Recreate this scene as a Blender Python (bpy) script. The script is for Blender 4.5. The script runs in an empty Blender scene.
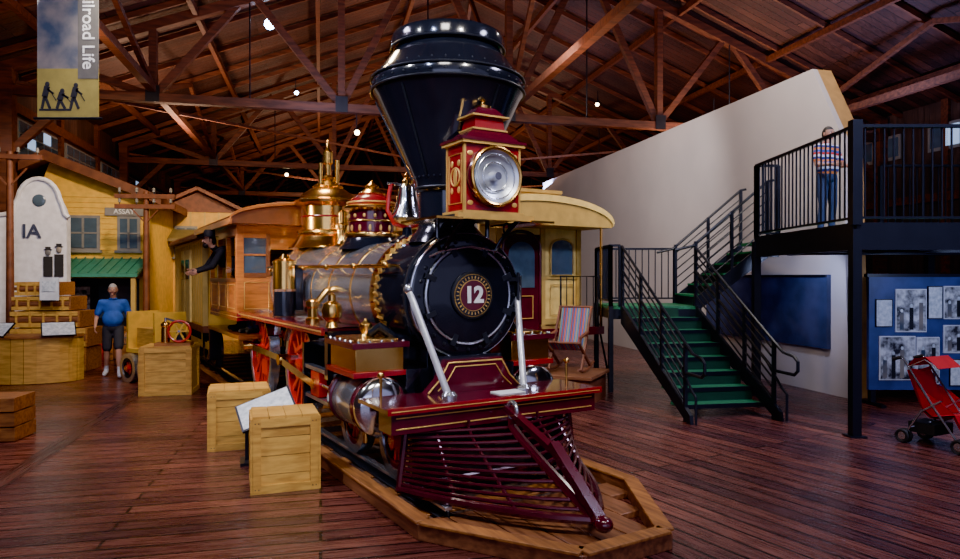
import bpy, math, random
from mathutils import Vector, Matrix, Euler
random.seed(7)
D=bpy.data; SC=bpy.context.scene
def V(*a): return Vector(a)
# ---------------------------------------------------------------- materials
def M(name,c,r=.5,m=0.,c2=None,ns=6.,st=(1,1,1),bump=0.,coat=0.,emit=0.,detail=4):
    mt=D.materials.new(name); mt.use_nodes=True; nt=mt.node_tree; b=nt.nodes['Principled BSDF']
    b.inputs['Roughness'].default_value=r; b.inputs['Metallic'].default_value=m
    b.inputs['Base Color'].default_value=(*c,1); b.inputs['Coat Weight'].default_value=coat
    b.inputs['Coat Roughness'].default_value=.08
    if emit:
        b.inputs['Emission Color'].default_value=(*c,1); b.inputs['Emission Strength'].default_value=emit
    if c2 is None and not bump: 
        c2=tuple(x*.8 for x in c)
    if c2 is None: c2=tuple(x*.75 for x in c)
    tc=nt.nodes.new('ShaderNodeTexCoord'); mp=nt.nodes.new('ShaderNodeMapping'); mp.inputs['Scale'].default_value=st
    no=nt.nodes.new('ShaderNodeTexNoise'); no.inputs['Scale'].default_value=ns; no.inputs['Detail'].default_value=detail
    nt.links.new(tc.outputs['Object'],mp.inputs[0]); nt.links.new(mp.outputs[0],no.inputs['Vector'])
    cr=nt.nodes.new('ShaderNodeValToRGB'); cr.color_ramp.elements[0].position=.35; cr.color_ramp.elements[1].position=.65
    cr.color_ramp.elements[0].color=(*c2,1); cr.color_ramp.elements[1].color=(*c,1)
    nt.links.new(no.outputs['Fac'],cr.inputs[0]); nt.links.new(cr.outputs[0],b.inputs['Base Color'])
    if bump:
        bp=nt.nodes.new('ShaderNodeBump'); bp.inputs['Strength'].default_value=bump; bp.inputs['Distance'].default_value=.01
        nt.links.new(no.outputs['Fac'],bp.inputs['Height']); nt.links.new(bp.outputs[0],b.inputs['Normal'])
    return mt
def planks(name,c1,c2,mortar,rot,bw=3.6,rh=.14,rough=.3,bump=.5,ms=.006,off=.37,coat=0.,lo=.35):
    mt=D.materials.new(name); mt.use_nodes=True; nt=mt.node_tree; b=nt.nodes['Principled BSDF']
    tc=nt.nodes.new('ShaderNodeTexCoord'); mp=nt.nodes.new('ShaderNodeMapping'); mp.inputs['Rotation'].default_value=rot
    br=nt.nodes.new('ShaderNodeTexBrick'); br.offset=off
    br.inputs['Scale'].default_value=1; br.inputs['Brick Width'].default_value=bw; br.inputs['Row Height'].default_value=rh
    br.inputs['Mortar Size'].default_value=ms; br.inputs['Color1'].default_value=(*c1,1); br.inputs['Color2'].default_value=(*c2,1)
    br.inputs['Mortar'].default_value=(*mortar,1); br.inputs['Bias'].default_value=0; br.inputs['Mortar Smooth'].default_value=.2
    nt.links.new(tc.outputs['Object'],mp.inputs[0]); nt.links.new(mp.outputs[0],br.inputs['Vector'])
    m2=nt.nodes.new('ShaderNodeMapping'); m2.inputs['Scale'].default_value=(1.2,16,16); nt.links.new(mp.outputs[0],m2.inputs[0])
    no=nt.nodes.new('ShaderNodeTexNoise'); no.inputs['Scale'].default_value=2.; no.inputs['Detail'].default_value=8; nt.links.new(m2.outputs[0],no.inputs['Vector'])
    n2=nt.nodes.new('ShaderNodeTexNoise'); n2.inputs['Scale'].default_value=.8; n2.inputs['Detail'].default_value=5; nt.links.new(mp.outputs[0],n2.inputs['Vector'])
    mx=nt.nodes.new('ShaderNodeMix'); mx.data_type='RGBA'; mx.blend_type='MULTIPLY'; mx.inputs[0].default_value=.9
    cr=nt.nodes.new('ShaderNodeValToRGB'); cr.color_ramp.elements[0].position=.3; cr.color_ramp.elements[1].position=.70
    cr.color_ramp.elements[0].color=(lo,lo*.9,lo,1); cr.color_ramp.elements[1].color=(1.7,1.6,1.55,1)
    nt.links.new(no.outputs['Fac'],cr.inputs[0]); nt.links.new(br.outputs['Color'],mx.inputs[6]); nt.links.new(cr.outputs[0],mx.inputs[7])
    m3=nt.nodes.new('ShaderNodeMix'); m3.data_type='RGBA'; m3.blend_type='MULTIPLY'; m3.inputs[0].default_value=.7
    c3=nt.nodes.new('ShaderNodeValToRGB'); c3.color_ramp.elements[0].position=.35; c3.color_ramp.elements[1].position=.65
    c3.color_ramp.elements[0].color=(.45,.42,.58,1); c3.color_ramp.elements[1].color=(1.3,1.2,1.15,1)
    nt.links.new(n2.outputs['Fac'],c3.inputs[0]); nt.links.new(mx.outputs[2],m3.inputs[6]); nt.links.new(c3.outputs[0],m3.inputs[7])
    nt.links.new(m3.outputs[2],b.inputs['Base Color'])
    mr=nt.nodes.new('ShaderNodeMapRange'); mr.inputs[1].default_value=.3; mr.inputs[2].default_value=.7; mr.inputs[3].default_value=rough*.65; mr.inputs[4].default_value=rough*1.4
    nt.links.new(no.outputs['Fac'],mr.inputs[0]); nt.links.new(mr.outputs[0],b.inputs['Roughness'])
    b.inputs['Coat Weight'].default_value=coat
    ad=nt.nodes.new('ShaderNodeMath'); ad.operation='MULTIPLY_ADD'; ad.inputs[1].default_value=-1.; nt.links.new(br.outputs['Fac'],ad.inputs[0]); 
    sc=nt.nodes.new('ShaderNodeMath'); sc.operation='MULTIPLY'; sc.inputs[1].default_value=.5; nt.links.new(no.outputs['Fac'],sc.inputs[0]); nt.links.new(sc.outputs[0],ad.inputs[2])
    bp=nt.nodes.new('ShaderNodeBump'); bp.inputs['Strength'].default_value=bump; bp.inputs['Distance'].default_value=.015
    nt.links.new(ad.outputs[0],bp.inputs['Height']); nt.links.new(bp.outputs[0],b.inputs['Normal'])
    return mt
black=M('black_paint',(.010,.012,.020),.14,0,coat=.6)
blackm=M('black_iron',(.025,.028,.038),.35,.4)
rail_blk=M('rail_black',(.012,.014,.022),.36,.2)
russia=M('russia_iron',(.62,.67,.78),.20,.88,c2=(.48,.53,.64),ns=2,coat=.3)
brass=M('brass',(1.,.62,.18),.20,1.,c2=(.8,.44,.10),ns=3)
gold=M('gold_leaf',(.85,.52,.13),.35,.5)
red=M('crimson_paint',(.26,.007,.013),.22,0,coat=.6)
redb=M('red_paint_bright',(.56,.016,.014),.28,0,coat=.4)
maroon=M('maroon_paint',(.085,.006,.016),.18,0,coat=.7)
pilotm=M('pilot_iron',(.10,.016,.028),.22,.4,coat=.6)
chrome=M('polished_steel',(.80,.82,.86),.14,1.)
steel=M('steel_rod',(.62,.65,.72),.22,.9)
whitebar=M('white_brace',(.60,.62,.70),.3,.4)
lens=M('lamp_reflector',(.70,.75,.84),.34,.8)
cabwood=M('cab_walnut',(.62,.20,.03),.3,0,c2=(.38,.11,.016),ns=3,st=(1,1,7),coat=.4)
cabdark=M('cab_trim',(.24,.07,.018),.3,0,coat=.4)
winglass=M('window_glass',(.07,.11,.16),.08,.0,coat=1)
pine=M('pine_board',(.66,.37,.070),.5,0,c2=(.46,.23,.035),ns=3,st=(1.5,1.5,9),bump=.15)
pineh=M('pine_board_h',(.70,.41,.085),.5,0,c2=(.48,.25,.04),ns=3,st=(1.5,9,9),bump=.15)
oldwood=M('old_wood',(.40,.16,.04),.55,0,c2=(.20,.07,.02),ns=3,st=(1,9,9),bump=.2)
curbw=M('curb_wood',(.28,.11,.05),.40,0,c2=(.13,.05,.026),ns=3,st=(1,8,8),bump=.2)
timber=M('timber_redbrown',(.145,.046,.022),.6,0,c2=(.06,.021,.012),ns=2,st=(1,6,6),bump=.2)
yellow=M('yellow_paint',(.82,.48,.05),.55)
cream=M('cream_paint',(.84,.62,.19),.5,0)
creamd=M('cream_trim',(.50,.33,.085),.5,0)
brownroof=M('brown_roof',(.18,.055,.022),.6,0,c2=(.10,.03,.014))
greenroof=M('green_roof',(.035,.22,.15),.5,0)
whitep=M('white_plaster',(.72,.73,.82),.7)
plaster=M('cream_plaster_wall',(.55,.49,.48),.75,0,c2=(.45,.40,.40),ns=.4)
tan=M('tan_edge',(.50,.28,.10),.6)
greyw=M('grey_window_frame',(.22,.21,.20),.5)
greent=M('green_tread',(.020,.20,.085),.6,0,c2=(.014,.12,.05),ns=30)
bluep=M('blue_panel',(.045,.070,.24),.5,0,c2=(.022,.038,.13),ns=3)
slate=M('slate_panel',(.05,.065,.16),.5,0,c2=(.028,.038,.09),ns=3)
paper=M('paper_white',(.80,.82,.86),.5)
paperb=M('paper_print',(.76,.80,.84),.5,0,c2=(.46,.52,.58),ns=18)
photo=M('bw_photo',(.72,.74,.78),.35,0,c2=(.02,.02,.03),ns=9,detail=6)
sepia=M('sepia_photo',(.26,.22,.18),.5,0,c2=(.035,.06,.10),ns=2.2,detail=7)
olive=M('banner_olive',(.34,.27,.05),.7)
bannerg=M('banner_grey',(.13,.12,.10),.7)
ballast=M('ballast',(.13,.08,.065),.9,0,c2=(.05,.03,.025),ns=30,bump=1.)
skin=M('skin',(.60,.30,.19),.5); lip=M('lip',(.42,.13,.10),.5)
hairg=M('grey_hair',(.50,.48,.46),.7); hairb=M('dark_hair',(.03,.02,.015),.6)
shirtb=M('blue_polo',(.035,.13,.55),.75,0,c2=(.02,.085,.40),ns=9)
shortm=M('charcoal_shorts',(.035,.035,.045),.8); white=M('white_cloth',(.75,.75,.78),.7)
blackc=M('black_cloth',(.015,.015,.02),.8); denim=M('denim',(.04,.065,.15),.8)
eyew=M('eye_white',(.85,.85,.85),.3); eyed=M('eye_dark',(.02,.015,.01),.2)
rubber=M('rubber',(.02,.02,.022),.6); redfab=M('red_fabric',(.58,.012,.02),.6)
bluel=M('lamp_blue',(.45,.65,1.),.3,emit=60.)
warml=M('lamp_warm',(1.,.75,.4),.3,emit=30.)
skylt=M('window_daylight',(.45,.65,1.),.3,emit=.8)
def stripes(name,cols,scale,axis=0):
    mt=M(name,cols[0],.7); nt=mt.node_tree; b=nt.nodes['Principled BSDF']
    tc=nt.nodes.new('ShaderNodeTexCoord'); sp=nt.nodes.new('ShaderNodeSeparateXYZ'); nt.links.new(tc.outputs['Object'],sp.inputs[0])
    mu=nt.nodes.new('ShaderNodeMath'); mu.operation='MULTIPLY'; mu.inputs[1].default_value=scale; nt.links.new(sp.outputs[axis],mu.inputs[0])
    fr=nt.nodes.new('ShaderNodeMath'); fr.operation='FRACT'; nt.links.new(mu.outputs[0],fr.inputs[0])
    cr=nt.nodes.new('ShaderNodeValToRGB'); cr.color_ramp.interpolation='CONSTANT'
    els=cr.color_ramp.elements
    while len(els)<len(cols): els.new(.5)
    for i,c in enumerate(cols): els[i].position=i/len(cols); 
    for i,c in enumerate(cols): els[i].color=(*c,1)
    nt.links.new(fr.outputs[0],cr.inputs[0]); nt.links.new(cr.outputs[0],b.inputs['Base Color']); return mt
plaid=stripes('striped_shirt',[(.8,.25,.05),(.03,.05,.25),(.7,.7,.75),(.6,.04,.03),(.04,.10,.45)],5,2)
carpet=stripes('striped_sling',[(.40,.08,.02),(.03,.10,.30),(.25,.20,.10),(.03,.14,.26),(.25,.03,.02),(.02,.06,.22)],7,0)

# ---------------------------------------------------------------- builder
def basis(ax):
    ax=Vector(ax).normalized(); h=V(0,0,1) if abs(ax.z)<.9 else V(1,0,0)
    u=ax.cross(h).normalized(); return u,ax.cross(u).normalized(),ax
class B:
    def __init__(s): s.v=[];s.f=[];s.m=[];s.mats=[]
    def mi(s,mt):
        if mt not in s.mats: s.mats.append(mt)
        return s.mats.index(mt)
    def add(s,vs,fs,mt):
        o=len(s.v); s.v+= [tuple(p) for p in vs]; k=s.mi(mt)
        for f in fs: s.f.append(tuple(o+i for i in f)); s.m.append(k)
    def box(s,c,d,mt,R=None):
        c=Vector(c); 
        if R is None: R=Matrix.Identity(3)
        elif not isinstance(R,Matrix): R=Euler(R).to_matrix()
        vs=[c+R@V(d[0]/2*x,d[1]/2*y,d[2]/2*z) for x in(-1,1) for y in(-1,1) for z in(-1,1)]
        s.add(vs,[(0,1,3,2),(4,6,7,5),(0,4,5,1),(2,3,7,6),(0,2,6,4),(1,5,7,3)],mt)
    def b2(s,x0,x1,y0,y1,z0,z1,mt): s.box(((x0+x1)/2,(y0+y1)/2,(z0+z1)/2),(abs(x1-x0),abs(y1-y0),abs(z1-z0)),mt)
    def beam(s,p,q,w,h,mt):
        p=Vector(p);q=Vector(q); a=(q-p); L=a.length; a.normalize()
        up=V(0,0,1) if abs(a.z)<.98 else V(0,1,0)
        y=up.cross(a).normalized(); z=a.cross(y); R=Matrix((a,y,z)).transposed()
        s.box((p+q)/2,(L,w,h),mt,R)
    def lathe(s,p,ax,prof,mt,n=32,cap=True):
        p=Vector(p);u,w,a=basis(ax); vs=[];fs=[]
        for r,h in prof:
            for i in range(n):
                t=2*math.pi*i/n; vs.append(p+a*h+(u*math.cos(t)+w*math.sin(t))*r)
        for k in range(len(prof)-1):
            for i in range(n):
                j=(i+1)%n; fs.append((k*n+i,k*n+j,(k+1)*n+j,(k+1)*n+i))
        if cap:
            if prof[0][0]>1e-4: fs.append(tuple(range(n)))
            if prof[-1][0]>1e-4: fs.append(tuple((len(prof)-1)*n+i for i in range(n)))
        s.add(vs,fs,mt)
    def cyl(s,p,q,r,mt,r1=None,n=20):
        p=Vector(p);q=Vector(q); s.lathe(p,q-p,[(r,0),(r if r1 is None else r1,(q-p).length)],mt,n)
    def ring(s,p,ax,R,r,mt,n=32,k=8):
        s.lathe(p,ax,[(R+r*math.cos(2*math.pi*i/k),r*math.sin(2*math.pi*i/k)) for i in range(k+1)],mt,n,False)
    def ell(s,c,rad,mt,R=None,n=16,fn=None):
        c=Vector(c); vs=[];fs=[];m=n//2+1
        for k in range(m):
            ph=math.pi*k/(m-1)
            for i in range(n):
                t=2*math.pi*i/n; p=V(math.sin(ph)*math.cos(t),math.sin(ph)*math.sin(t),math.cos(ph))
                q=fn(p) if fn else V(p.x*rad[0],p.y*rad[1],p.z*rad[2])
                vs.append(c+(R@q if R else q))
        for k in range(m-1):
            for i in range(n):
                j=(i+1)%n; fs.append((k*n+i,(k+1)*n+i,(k+1)*n+j,k*n+j))
        s.add(vs,fs,mt)
    def tube(s,pts,r,mt,n=8,closed=False,r1=None):
        pts=[Vector(p) for p in pts]; N=len(pts); vs=[];fs=[]; u=None
        for k,p in enumerate(pts):
            if closed: a=(pts[(k+1)%N]-pts[k-1])
            else: a=(pts[min(k+1,N-1)]-pts[max(k-1,0)])
            a.normalize()
            if u is None: u,_,_=basis(a)
            u=(u-a*u.dot(a)).normalized(); w=a.cross(u)
            rr=r if r1 is None else r+(r1-r)*k/(N-1)
            for i in range(n):
                t=2*math.pi*i/n; vs.append(p+(u*math.cos(t)+w*math.sin(t))*rr)
        for k in range(N if closed else N-1):
            for i in range(n):
                j=(i+1)%n; k2=(k+1)%N; fs.append((k*n+i,k*n+j,k2*n+j,k2*n+i))
        if not closed: fs+= [tuple(range(n)),tuple((N-1)*n+i for i in range(n))]
        s.add(vs,fs,mt)
    def prism(s,poly,o,u,v,w,mt):
        o=Vector(o);u=Vector(u);v=Vector(v);w=Vector(w); n=len(poly)
        a=[o+u*x+v*y for x,y in poly]; vs=a+[p+w for p in a]
        s.add(vs,[tuple(range(n)),tuple(range(n,2*n))]+[(i,(i+1)%n,n+(i+1)%n,n+i) for i in range(n)],mt)
    def done(s,name,parent=None,loc=(0,0,0),rz=0,bevel=0,ang=35):
        me=D.meshes.new(name); me.from_pydata(s.v,[],s.f)
        for m in s.mats: me.materials.append(m)
        me.polygons.foreach_set('material_index',s.m)
        import bmesh
        bm=bmesh.new(); bm.from_mesh(me); bmesh.ops.recalc_face_normals(bm,faces=bm.faces); bm.to_mesh(me); bm.free()
        me.shade_smooth(); me.set_sharp_from_angle(angle=math.radians(ang)); me.update()
        o=D.objects.new(name,me); SC.collection.objects.link(o); o.location=loc; o.rotation_euler=(0,0,rz)
        if parent: o.parent=parent
        if bevel:
            md=o.modifiers.new('bevel','BEVEL'); md.width=bevel; md.segments=2; md.limit_method='ANGLE'; md.angle_limit=math.radians(40)
        return o
def empty(name,loc=(0,0,0),rz=0):
    e=D.objects.new(name,None); SC.collection.objects.link(e); e.location=loc; e.rotation_euler=(0,0,rz); e.empty_display_size=.3; return e
def text(name,body,size,mt,mat4,parent=None,ext=.004,off=0.):
    c=D.curves.new(name,'FONT'); c.body=body; c.size=size; c.extrude=ext; c.align_x='CENTER'; c.align_y='CENTER'; c.offset=off
    c.materials.append(mt); o=D.objects.new(name,c); SC.collection.objects.link(o)
    if parent: o.parent=parent
    o.matrix_local=mat4; return o
def arc(cx,cz,rx,rz,a0,a1,n): return [(cx+rx*math.cos(math.radians(a0+(a1-a0)*i/n)),cz+rz*math.sin(math.radians(a0+(a1-a0)*i/n))) for i in range(n+1)]

# ---------------------------------------------------------------- camera
HC=1.94
cam=D.cameras.new('camera'); co=D.objects.new('camera',cam); SC.collection.objects.link(co); SC.camera=co
cam.sensor_width=36; cam.lens=680/960*36; cam.shift_y=0
co.location=(0,0,HC); co.rotation_euler=(math.radians(90-.21),0,0)
cam.clip_end=300

BR=math.radians(13.2)   # building frame rotation
def bw(x,y,z=0): c,s=math.cos(BR),math.sin(BR); return V(c*x-s*y,s*x+c*y,z)
LA=math.radians(-59)
LO=(-.144,6.57,0)
def lw(t,l,z=0): c,s=math.cos(LA),math.sin(LA); return V(LO[0]+c*t-s*l,LO[1]+s*t+c*l,z)

# ---------------------------------------------------------------- room
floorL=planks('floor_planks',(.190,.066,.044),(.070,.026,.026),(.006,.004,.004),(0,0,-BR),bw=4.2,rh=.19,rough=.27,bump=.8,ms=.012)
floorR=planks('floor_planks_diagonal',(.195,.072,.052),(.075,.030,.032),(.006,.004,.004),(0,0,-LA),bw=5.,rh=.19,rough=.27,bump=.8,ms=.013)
b=B()
p1=lw(16,0);p2=lw(-70,0)
cor=[bw(-7.6,-8),bw(18,-8),bw(18,58),bw(-7.6,58)]
def inter(a,bb,c,d):
    r=bb-a; s2=d-c; k=((c-a).x*s2.y-(c-a).y*s2.x)/(r.x*s2.y-r.y*s2.x); return a+r*k
iA=inter(cor[0],cor[1],p1,p2)
iL=inter(cor[0],cor[3],p1,p2)
b.add([cor[0],iA,iL],[(0,1,2)],floorL)
b.add([iA,cor[1],cor[2],cor[3],iL],[(0,1,2,3,4)],floorR)
b.v=[(x,y,0) for x,y,z in b.v]
b.done('floor')
b=B()
b.add([bw(-3.05,-6,.003),bw(-2.83,-6,.003),bw(-2.83,40,.003),bw(-3.05,40,.003)],[(0,1,2,3)],planks('floor_border',(.11,.04,.028),(.065,.025,.02),(.006,.004,.004),(0,0,-BR+math.pi/2),bw=4,rh=.11,rough=.30))
b.done('trim_1')
wallw=planks('wall_boards',(.075,.048,.038),(.042,.028,.024),(.008,.005,.005),(0,math.pi/2,0),bw=5,rh=.2,rough=.6,bump=.4)
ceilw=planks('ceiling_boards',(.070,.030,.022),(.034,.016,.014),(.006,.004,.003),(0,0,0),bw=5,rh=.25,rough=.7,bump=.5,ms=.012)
b=B(); b.b2(-7.8,-7.6,-8,58,0,7.2,wallw)
for k in range(14):
    y=9+k*3.4
    b.b2(-7.6,-7.48,y-.12,y+.12,0,7.2,timber)
b.b2(-7.6,-7.45,-8,58,4.55,4.8,timber); b.b2(-7.6,-7.45,-8,58,6.1,6.35,timber); 
b.done('wall_left',rz=BR)
for k in range(13):
    b=B(); y=9+k*3.4+.35
    b.b2(-7.58,-7.50,y,y+2.7,4.95,6.0,greyw)
    for i in range(5):
        for j in range(3):
            b.b2(-7.50,-7.47,y+.06+i*.53,y+.06+i*.53+.46,5.0+j*.33,5.0+j*.33+.28,winglass if (i*3+j*5+k)%11 else skylt)
    b.done('window_%d'%(k+1),rz=BR)
b=B(); b.b2(18,18.2,-8,58,0,7.2,wallw)
for k in range(20): b.b2(17.9,18,-6+k*3.2-.12,-6+k*3.2+.12,0,7.2,timber)
b.b2(17.88,18,-8,58,4.2,4.45,timber)
b.done('wall_right',rz=BR)
for k in range(10):
    b=B(); y=8+k*3.2+.4
    b.b2(17.94,17.98,y,y+2.2,5.7,6.5,greyw)
    for i in range(4): b.b2(17.9,17.94,y+.08+i*.53,y+.5+i*.53,5.8,6.4,skylt if (i+k)%4==0 else winglass)
    b.done('window_%d'%(k+20),rz=BR)
b=B(); b.b2(-7.8,18.2,58,58.2,0,12.6,wallw); b.done('wall_far',rz=BR)
b=B(); cx=5.2
b.prism([(-7.8,7.1),(cx,12.2),(18.2,7.1),(18.2,7.3),(cx,12.4),(-7.8,7.3)],(0,-8,0),(1,0,0),(0,0,1),(0,66.2,0),ceilw)
b.done('ceiling',rz=BR)
b=B()
for i in range(33):
    y=-6+i*2.
    b.beam((-7.6,y,7.05),(cx,y,12.08),.08,.14,timber); b.beam((18,y,7.05),(cx,y,12.08),.08,.14,timber)
for i in range(1,9,2):
    f=i/8.5; z=7.0+f*5.0-.1
    b.beam((-7.6+f*12.8,-8,z),(-7.6+f*12.8,58,z),.12,.18,timber); b.beam((18-f*12.8,-8,z),(18-f*12.8,58,z),.12,.18,timber)
b.done('roof_purlins',rz=BR)
xs=[-7.5,-4.1,.55,5.2,9.85,14.5,17.9]
top=lambda x: 7.0+ (x+7.6)/12.8*4.95 if x<cx else 7.0+(18-x)/12.8*4.95
for y in (18.6,28.6,38.6,48.6):
    b=B(); zc=6.45; x0,x1=xs[0],xs[-1]
    b.b2(x0,x1,y-.12,y+.12,zc-.11,zc+.11,timber)
    b.beam((x0,y,6.95),(cx,y,11.85),.24,.24,timber); b.beam((x1,y,6.95),(cx,y,11.85),.24,.24,timber)
    for x in xs[1:-1]: b.beam((x,y,zc),(x,y,top(x)-.1),.18,.2,timber); b.b2(x-.16,x+.16,y-.14,y-.12,zc-.12,zc+.3,blackm)
    for i in range(len(xs)-1):
        xm=(xs[i]+xs[i+1])/2
        if i==0: b.beam((xs[1],y+.05,zc+.05),(xs[0]+.8,y+.05,top(xs[0]+.8)),.15,.17,timber)
        elif i==len(xs)-2: b.beam((xs[i],y+.05,zc+.05),(xs[-1]-.8,y+.05,top(xs[-1]-.8)),.15,.17,timber)
        else: b.beam((xs[i],y+.05,zc+.05),(xm-.1,y+.05,top(xm)),.16,.18,timber); b.beam((xs[i+1],y+.05,zc+.05),(xm+.1,y+.05,top(xm)),.16,.18,timber); b.tube([(xm,y-.08,zc),(xm,y-.08,top(xm))],.02,blackm,6)
    for x,sg in((x0+.15,1),(x1-.15,-1)):
        b.b2(x-.15,x+.15,y-.15,y+.15,0,7,timber); b.beam((x,y,4.9),(x+sg*1.5,y,zc),.15,.17,timber)
    b.done('roof_truss',rz=BR)
b=B()
for x in(-4.1,5.2,14.5):
    b.b2(x-.09,x+.09,-8,58,6.58,6.76,timber)
    for k in range(4):
        y=8.6+k*10
        b.beam((x,y,6.7),(x,y+5,top(x)-.2),.11,.13,timber); b.beam((x,y+10,6.7),(x,y+5,top(x)-.2),.11,.13,timber)
for k in range(1,4):
    y=8.6+k*10
    b.beam((-7.4,y,6.7),(5.2,y+10,6.7),.07,.08,timber); b.beam((17.8,y,6.7),(5.2,y+10,6.7),.07,.08,timber)
b.done('roof_bracing',rz=BR)
b=B()
b.prism([(9.2,0),(24.5,0),(24.5,5.5),(10.05,5.5),(9.35,4.2)],(8.2,0,0),(0,1,0),(0,0,1),(.1,0,0),plaster)
b.prism([(9.2,0),(24.5,0),(24.5,5.5),(10.05,5.5),(9.35,4.2)],(8.3,0,0),(0,1,0),(0,0,1),(.28,0,0),tan)
b.done('wall_partition',rz=BR)

# ---------------------------------------------------------------- track
b=B()
for l in(-.72,.72):
    b.b2(-12.2,1.0,l-.065,l+.065,.03,.05,blackm); b.b2(-12.2,1.0,l-.012,l+.012,.05,.10,blackm); b.b2(-12.2,1.0,l-.035,l+.035,.10,.135,steel)
for i in range(22): b.b2(.7-i*.6-.11,.7-i*.6+.11,-.93,.93,.0,.03,oldwood)
b.add([(-12.2,-.98,.012),(.95,-.98,.012),(.95,.98,.012),(-12.2,.98,.012)],[(0,1,2,3)],ballast)
for k in range(8):
    y0=-.96+k*.24; ye=max(abs(y0),abs(y0+.24)); te=1.2+(2.2-1.2)*min(1,max(0,(1.0-ye)/.62))
    b.b2(.95,te+.0,y0+.006,y0+.234,0,.05,curbw)
pts=[(-12.2,-1.03),(1.18,-1.03),(2.22,-.38),(2.22,.38),(1.18,1.03),(-12.2,1.03)]
for i in range(5):
    p,q=V(*pts[i],0),V(*pts[i+1],0); dd=(q-p).normalized()
    b.beam(p-dd*.02+V(0,0,.06),q+dd*.02+V(0,0,.06),.10,.12,curbw)
    b.beam(p+V(0,0,.13),q+V(0,0,.13),.13,.025,oldwood)
b.done('railroad_track',loc=LO,rz=LA,bevel=.006)

# ---------------------------------------------------------------- locomotive
L=empty('steam_locomotive',LO,LA)
def LD(b,n,bevel=0,ang=35): return b.done(n,parent=L,bevel=bevel,ang=ang)
ZB=1.766
X=(1,0,0)
b=B()
b.lathe((0,0,ZB),(-1,0,0),[(.55,-.03),(.60,-.02),(.61,.0),(.61,.85)],black,64)
b.lathe((0,0,ZB),(-1,0,0),[(.585,.85),(.585,3.2),(.66,3.9),(.66,5.3)],russia,64)
for s0,w,R in((.76,.14,.628),(1.55,.05,.592),(2.3,.05,.592),(3.0,.05,.592),(3.95,.05,.668),(4.6,.05,.668)):
    b.lathe((0,0,ZB),(-1,0,0),[(R-.02,s0),(R,s0+.005),(R,s0+w-.005),(R-.02,s0+w)],brass,64)
b.lathe((0,0,ZB),(-1,0,0),[(.615,.03),(.628,.035),(.628,.07),(.615,.075)],blackm,64)
for i in range(48):
    a=2*math.pi*i/48; b.box((-.73,.620*math.cos(a),ZB+.620*math.sin(a)),(.06,.02,.06),gold,(a+.78,0,0))
    if i%2: b.ell((-.83,.632*math.cos(a),ZB+.632*math.sin(a)),(.03,.012,.012),maroon,n=6)
for i in range(40):
    a=2*math.pi*i/40; b.ell((-.12,.612*math.cos(a),ZB+.612*math.sin(a)),(.012,.012,.012),blackm,n=6)
LD(b,'boiler')
b=B()
b.lathe((.02,0,ZB),X,[(.595,0),(.595,.02),(.56,.035),(.47,.035),(.46,.05),(.44,.075),(.30,.10),(.24,.105)],black,64)
for i in range(24):
    a=2*math.pi*i/24; b.lathe((.04,.52*math.cos(a),ZB+.52*math.sin(a)),X,[(.018,0),(.018,.025),(.01,.035)],blackm,8)
b.ring((.075,0,ZB),X,.46,.014,steel,64); b.ring((.11,0,ZB),X,.30,.010,blackm,48); b.ring((.095,0,ZB),X,.38,.006,blackm,48); b.ring((.03,0,ZB),X,.595,.012,steel,64)
b.lathe((.12,0,ZB),X,[(.225,0),(.225,.03),(.205,.036)],blackm,48)
b.lathe((.15,0,ZB),X,[(.205,0),(.205,.006)],gold,48); b.lathe((.156,0,ZB),X,[(.195,0),(.195,.004)],black,48)
b.lathe((.16,0,ZB),X,[(.15,0),(.15,.004)],gold,48); b.lathe((.164,0,ZB),X,[(.142,0),(.142,.004)],maroon,48)
for i in range(30):
    a=2*math.pi*i/30; b.box((.163,.172*math.cos(a),ZB+.172*math.sin(a)),(.006,.010,.024),gold,(a-math.pi/2,0,0))
for i in range(8):
    a=2*math.pi*i/8+.4; b.box((.09,.45*math.cos(a),ZB+.45*math.sin(a)),(.03,.05,.11),blackm,(a-math.pi/2,0,0))
b.box((.07,.50,ZB+.15),(.04,.16,.04),blackm); b.box((.07,.50,ZB-.15),(.04,.16,.04),blackm); b.cyl((.07,.57,ZB-.22),(.07,.57,ZB+.22),.018,blackm)
b.tube([(.06,-.42,ZB+.36),(.11,-.3,ZB+.42),(.12,0,ZB+.47),(.11,.3,ZB+.42),(.06,.42,ZB+.36)],.012,steel)
LD(b,'smokebox_door')
text('number_plate','12',.21,paper,Matrix(((0,0,1,.172),(1,0,0,0),(0,1,0,ZB),(0,0,0,1))),L,.004,.008)
# stack
b=B(); sx=-.35
b.lathe((sx,0,0),(0,0,1),[(.40,2.28),(.36,2.36),(.31,2.42),(.295,2.5),(.295,2.78),(.32,2.80),(.33,2.84),(.335,2.88),(.72,3.70),(.755,3.75),(.765,3.77),(.765,3.88),(.755,3.90),(.70,3.96),(.60,4.10),(.545,4.16),(.54,4.19),(.57,4.21),(.57,4.30),(.555,4.34),(.50,4.35),(.48,4.31),(.45,4.1),(.3,3.9)],black,64)
for z,R,mt in((3.77,.772,blackm),(3.885,.770,blackm),(2.82,.332,blackm),(2.5,.303,brass),(4.2,.573,blackm)): b.ring((sx,0,z),(0,0,1),R,.012,mt,64)
for i in range(36):
    a=2*math.pi*i/36; b.ell((sx+.768*math.cos(a),.768*math.sin(a),3.825),(.011,.011,.011),blackm,n=6)
    b.ell((sx+.712*math.cos(a),.712*math.sin(a),3.95),(.009,.009,.009),blackm,n=6)
    b.ell((sx+.355*math.cos(a),.355*math.sin(a),2.92),(.01,.01,.01),blackm,n=6)
for a0 in(-2.2,-1.1,.2): b.beam((sx+.36*math.cos(a0),.36*math.sin(a0),2.93),(sx+.735*math.cos(a0),.735*math.sin(a0),3.73),.012,.03,blackm)
LD(b,'smokestack')
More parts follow.
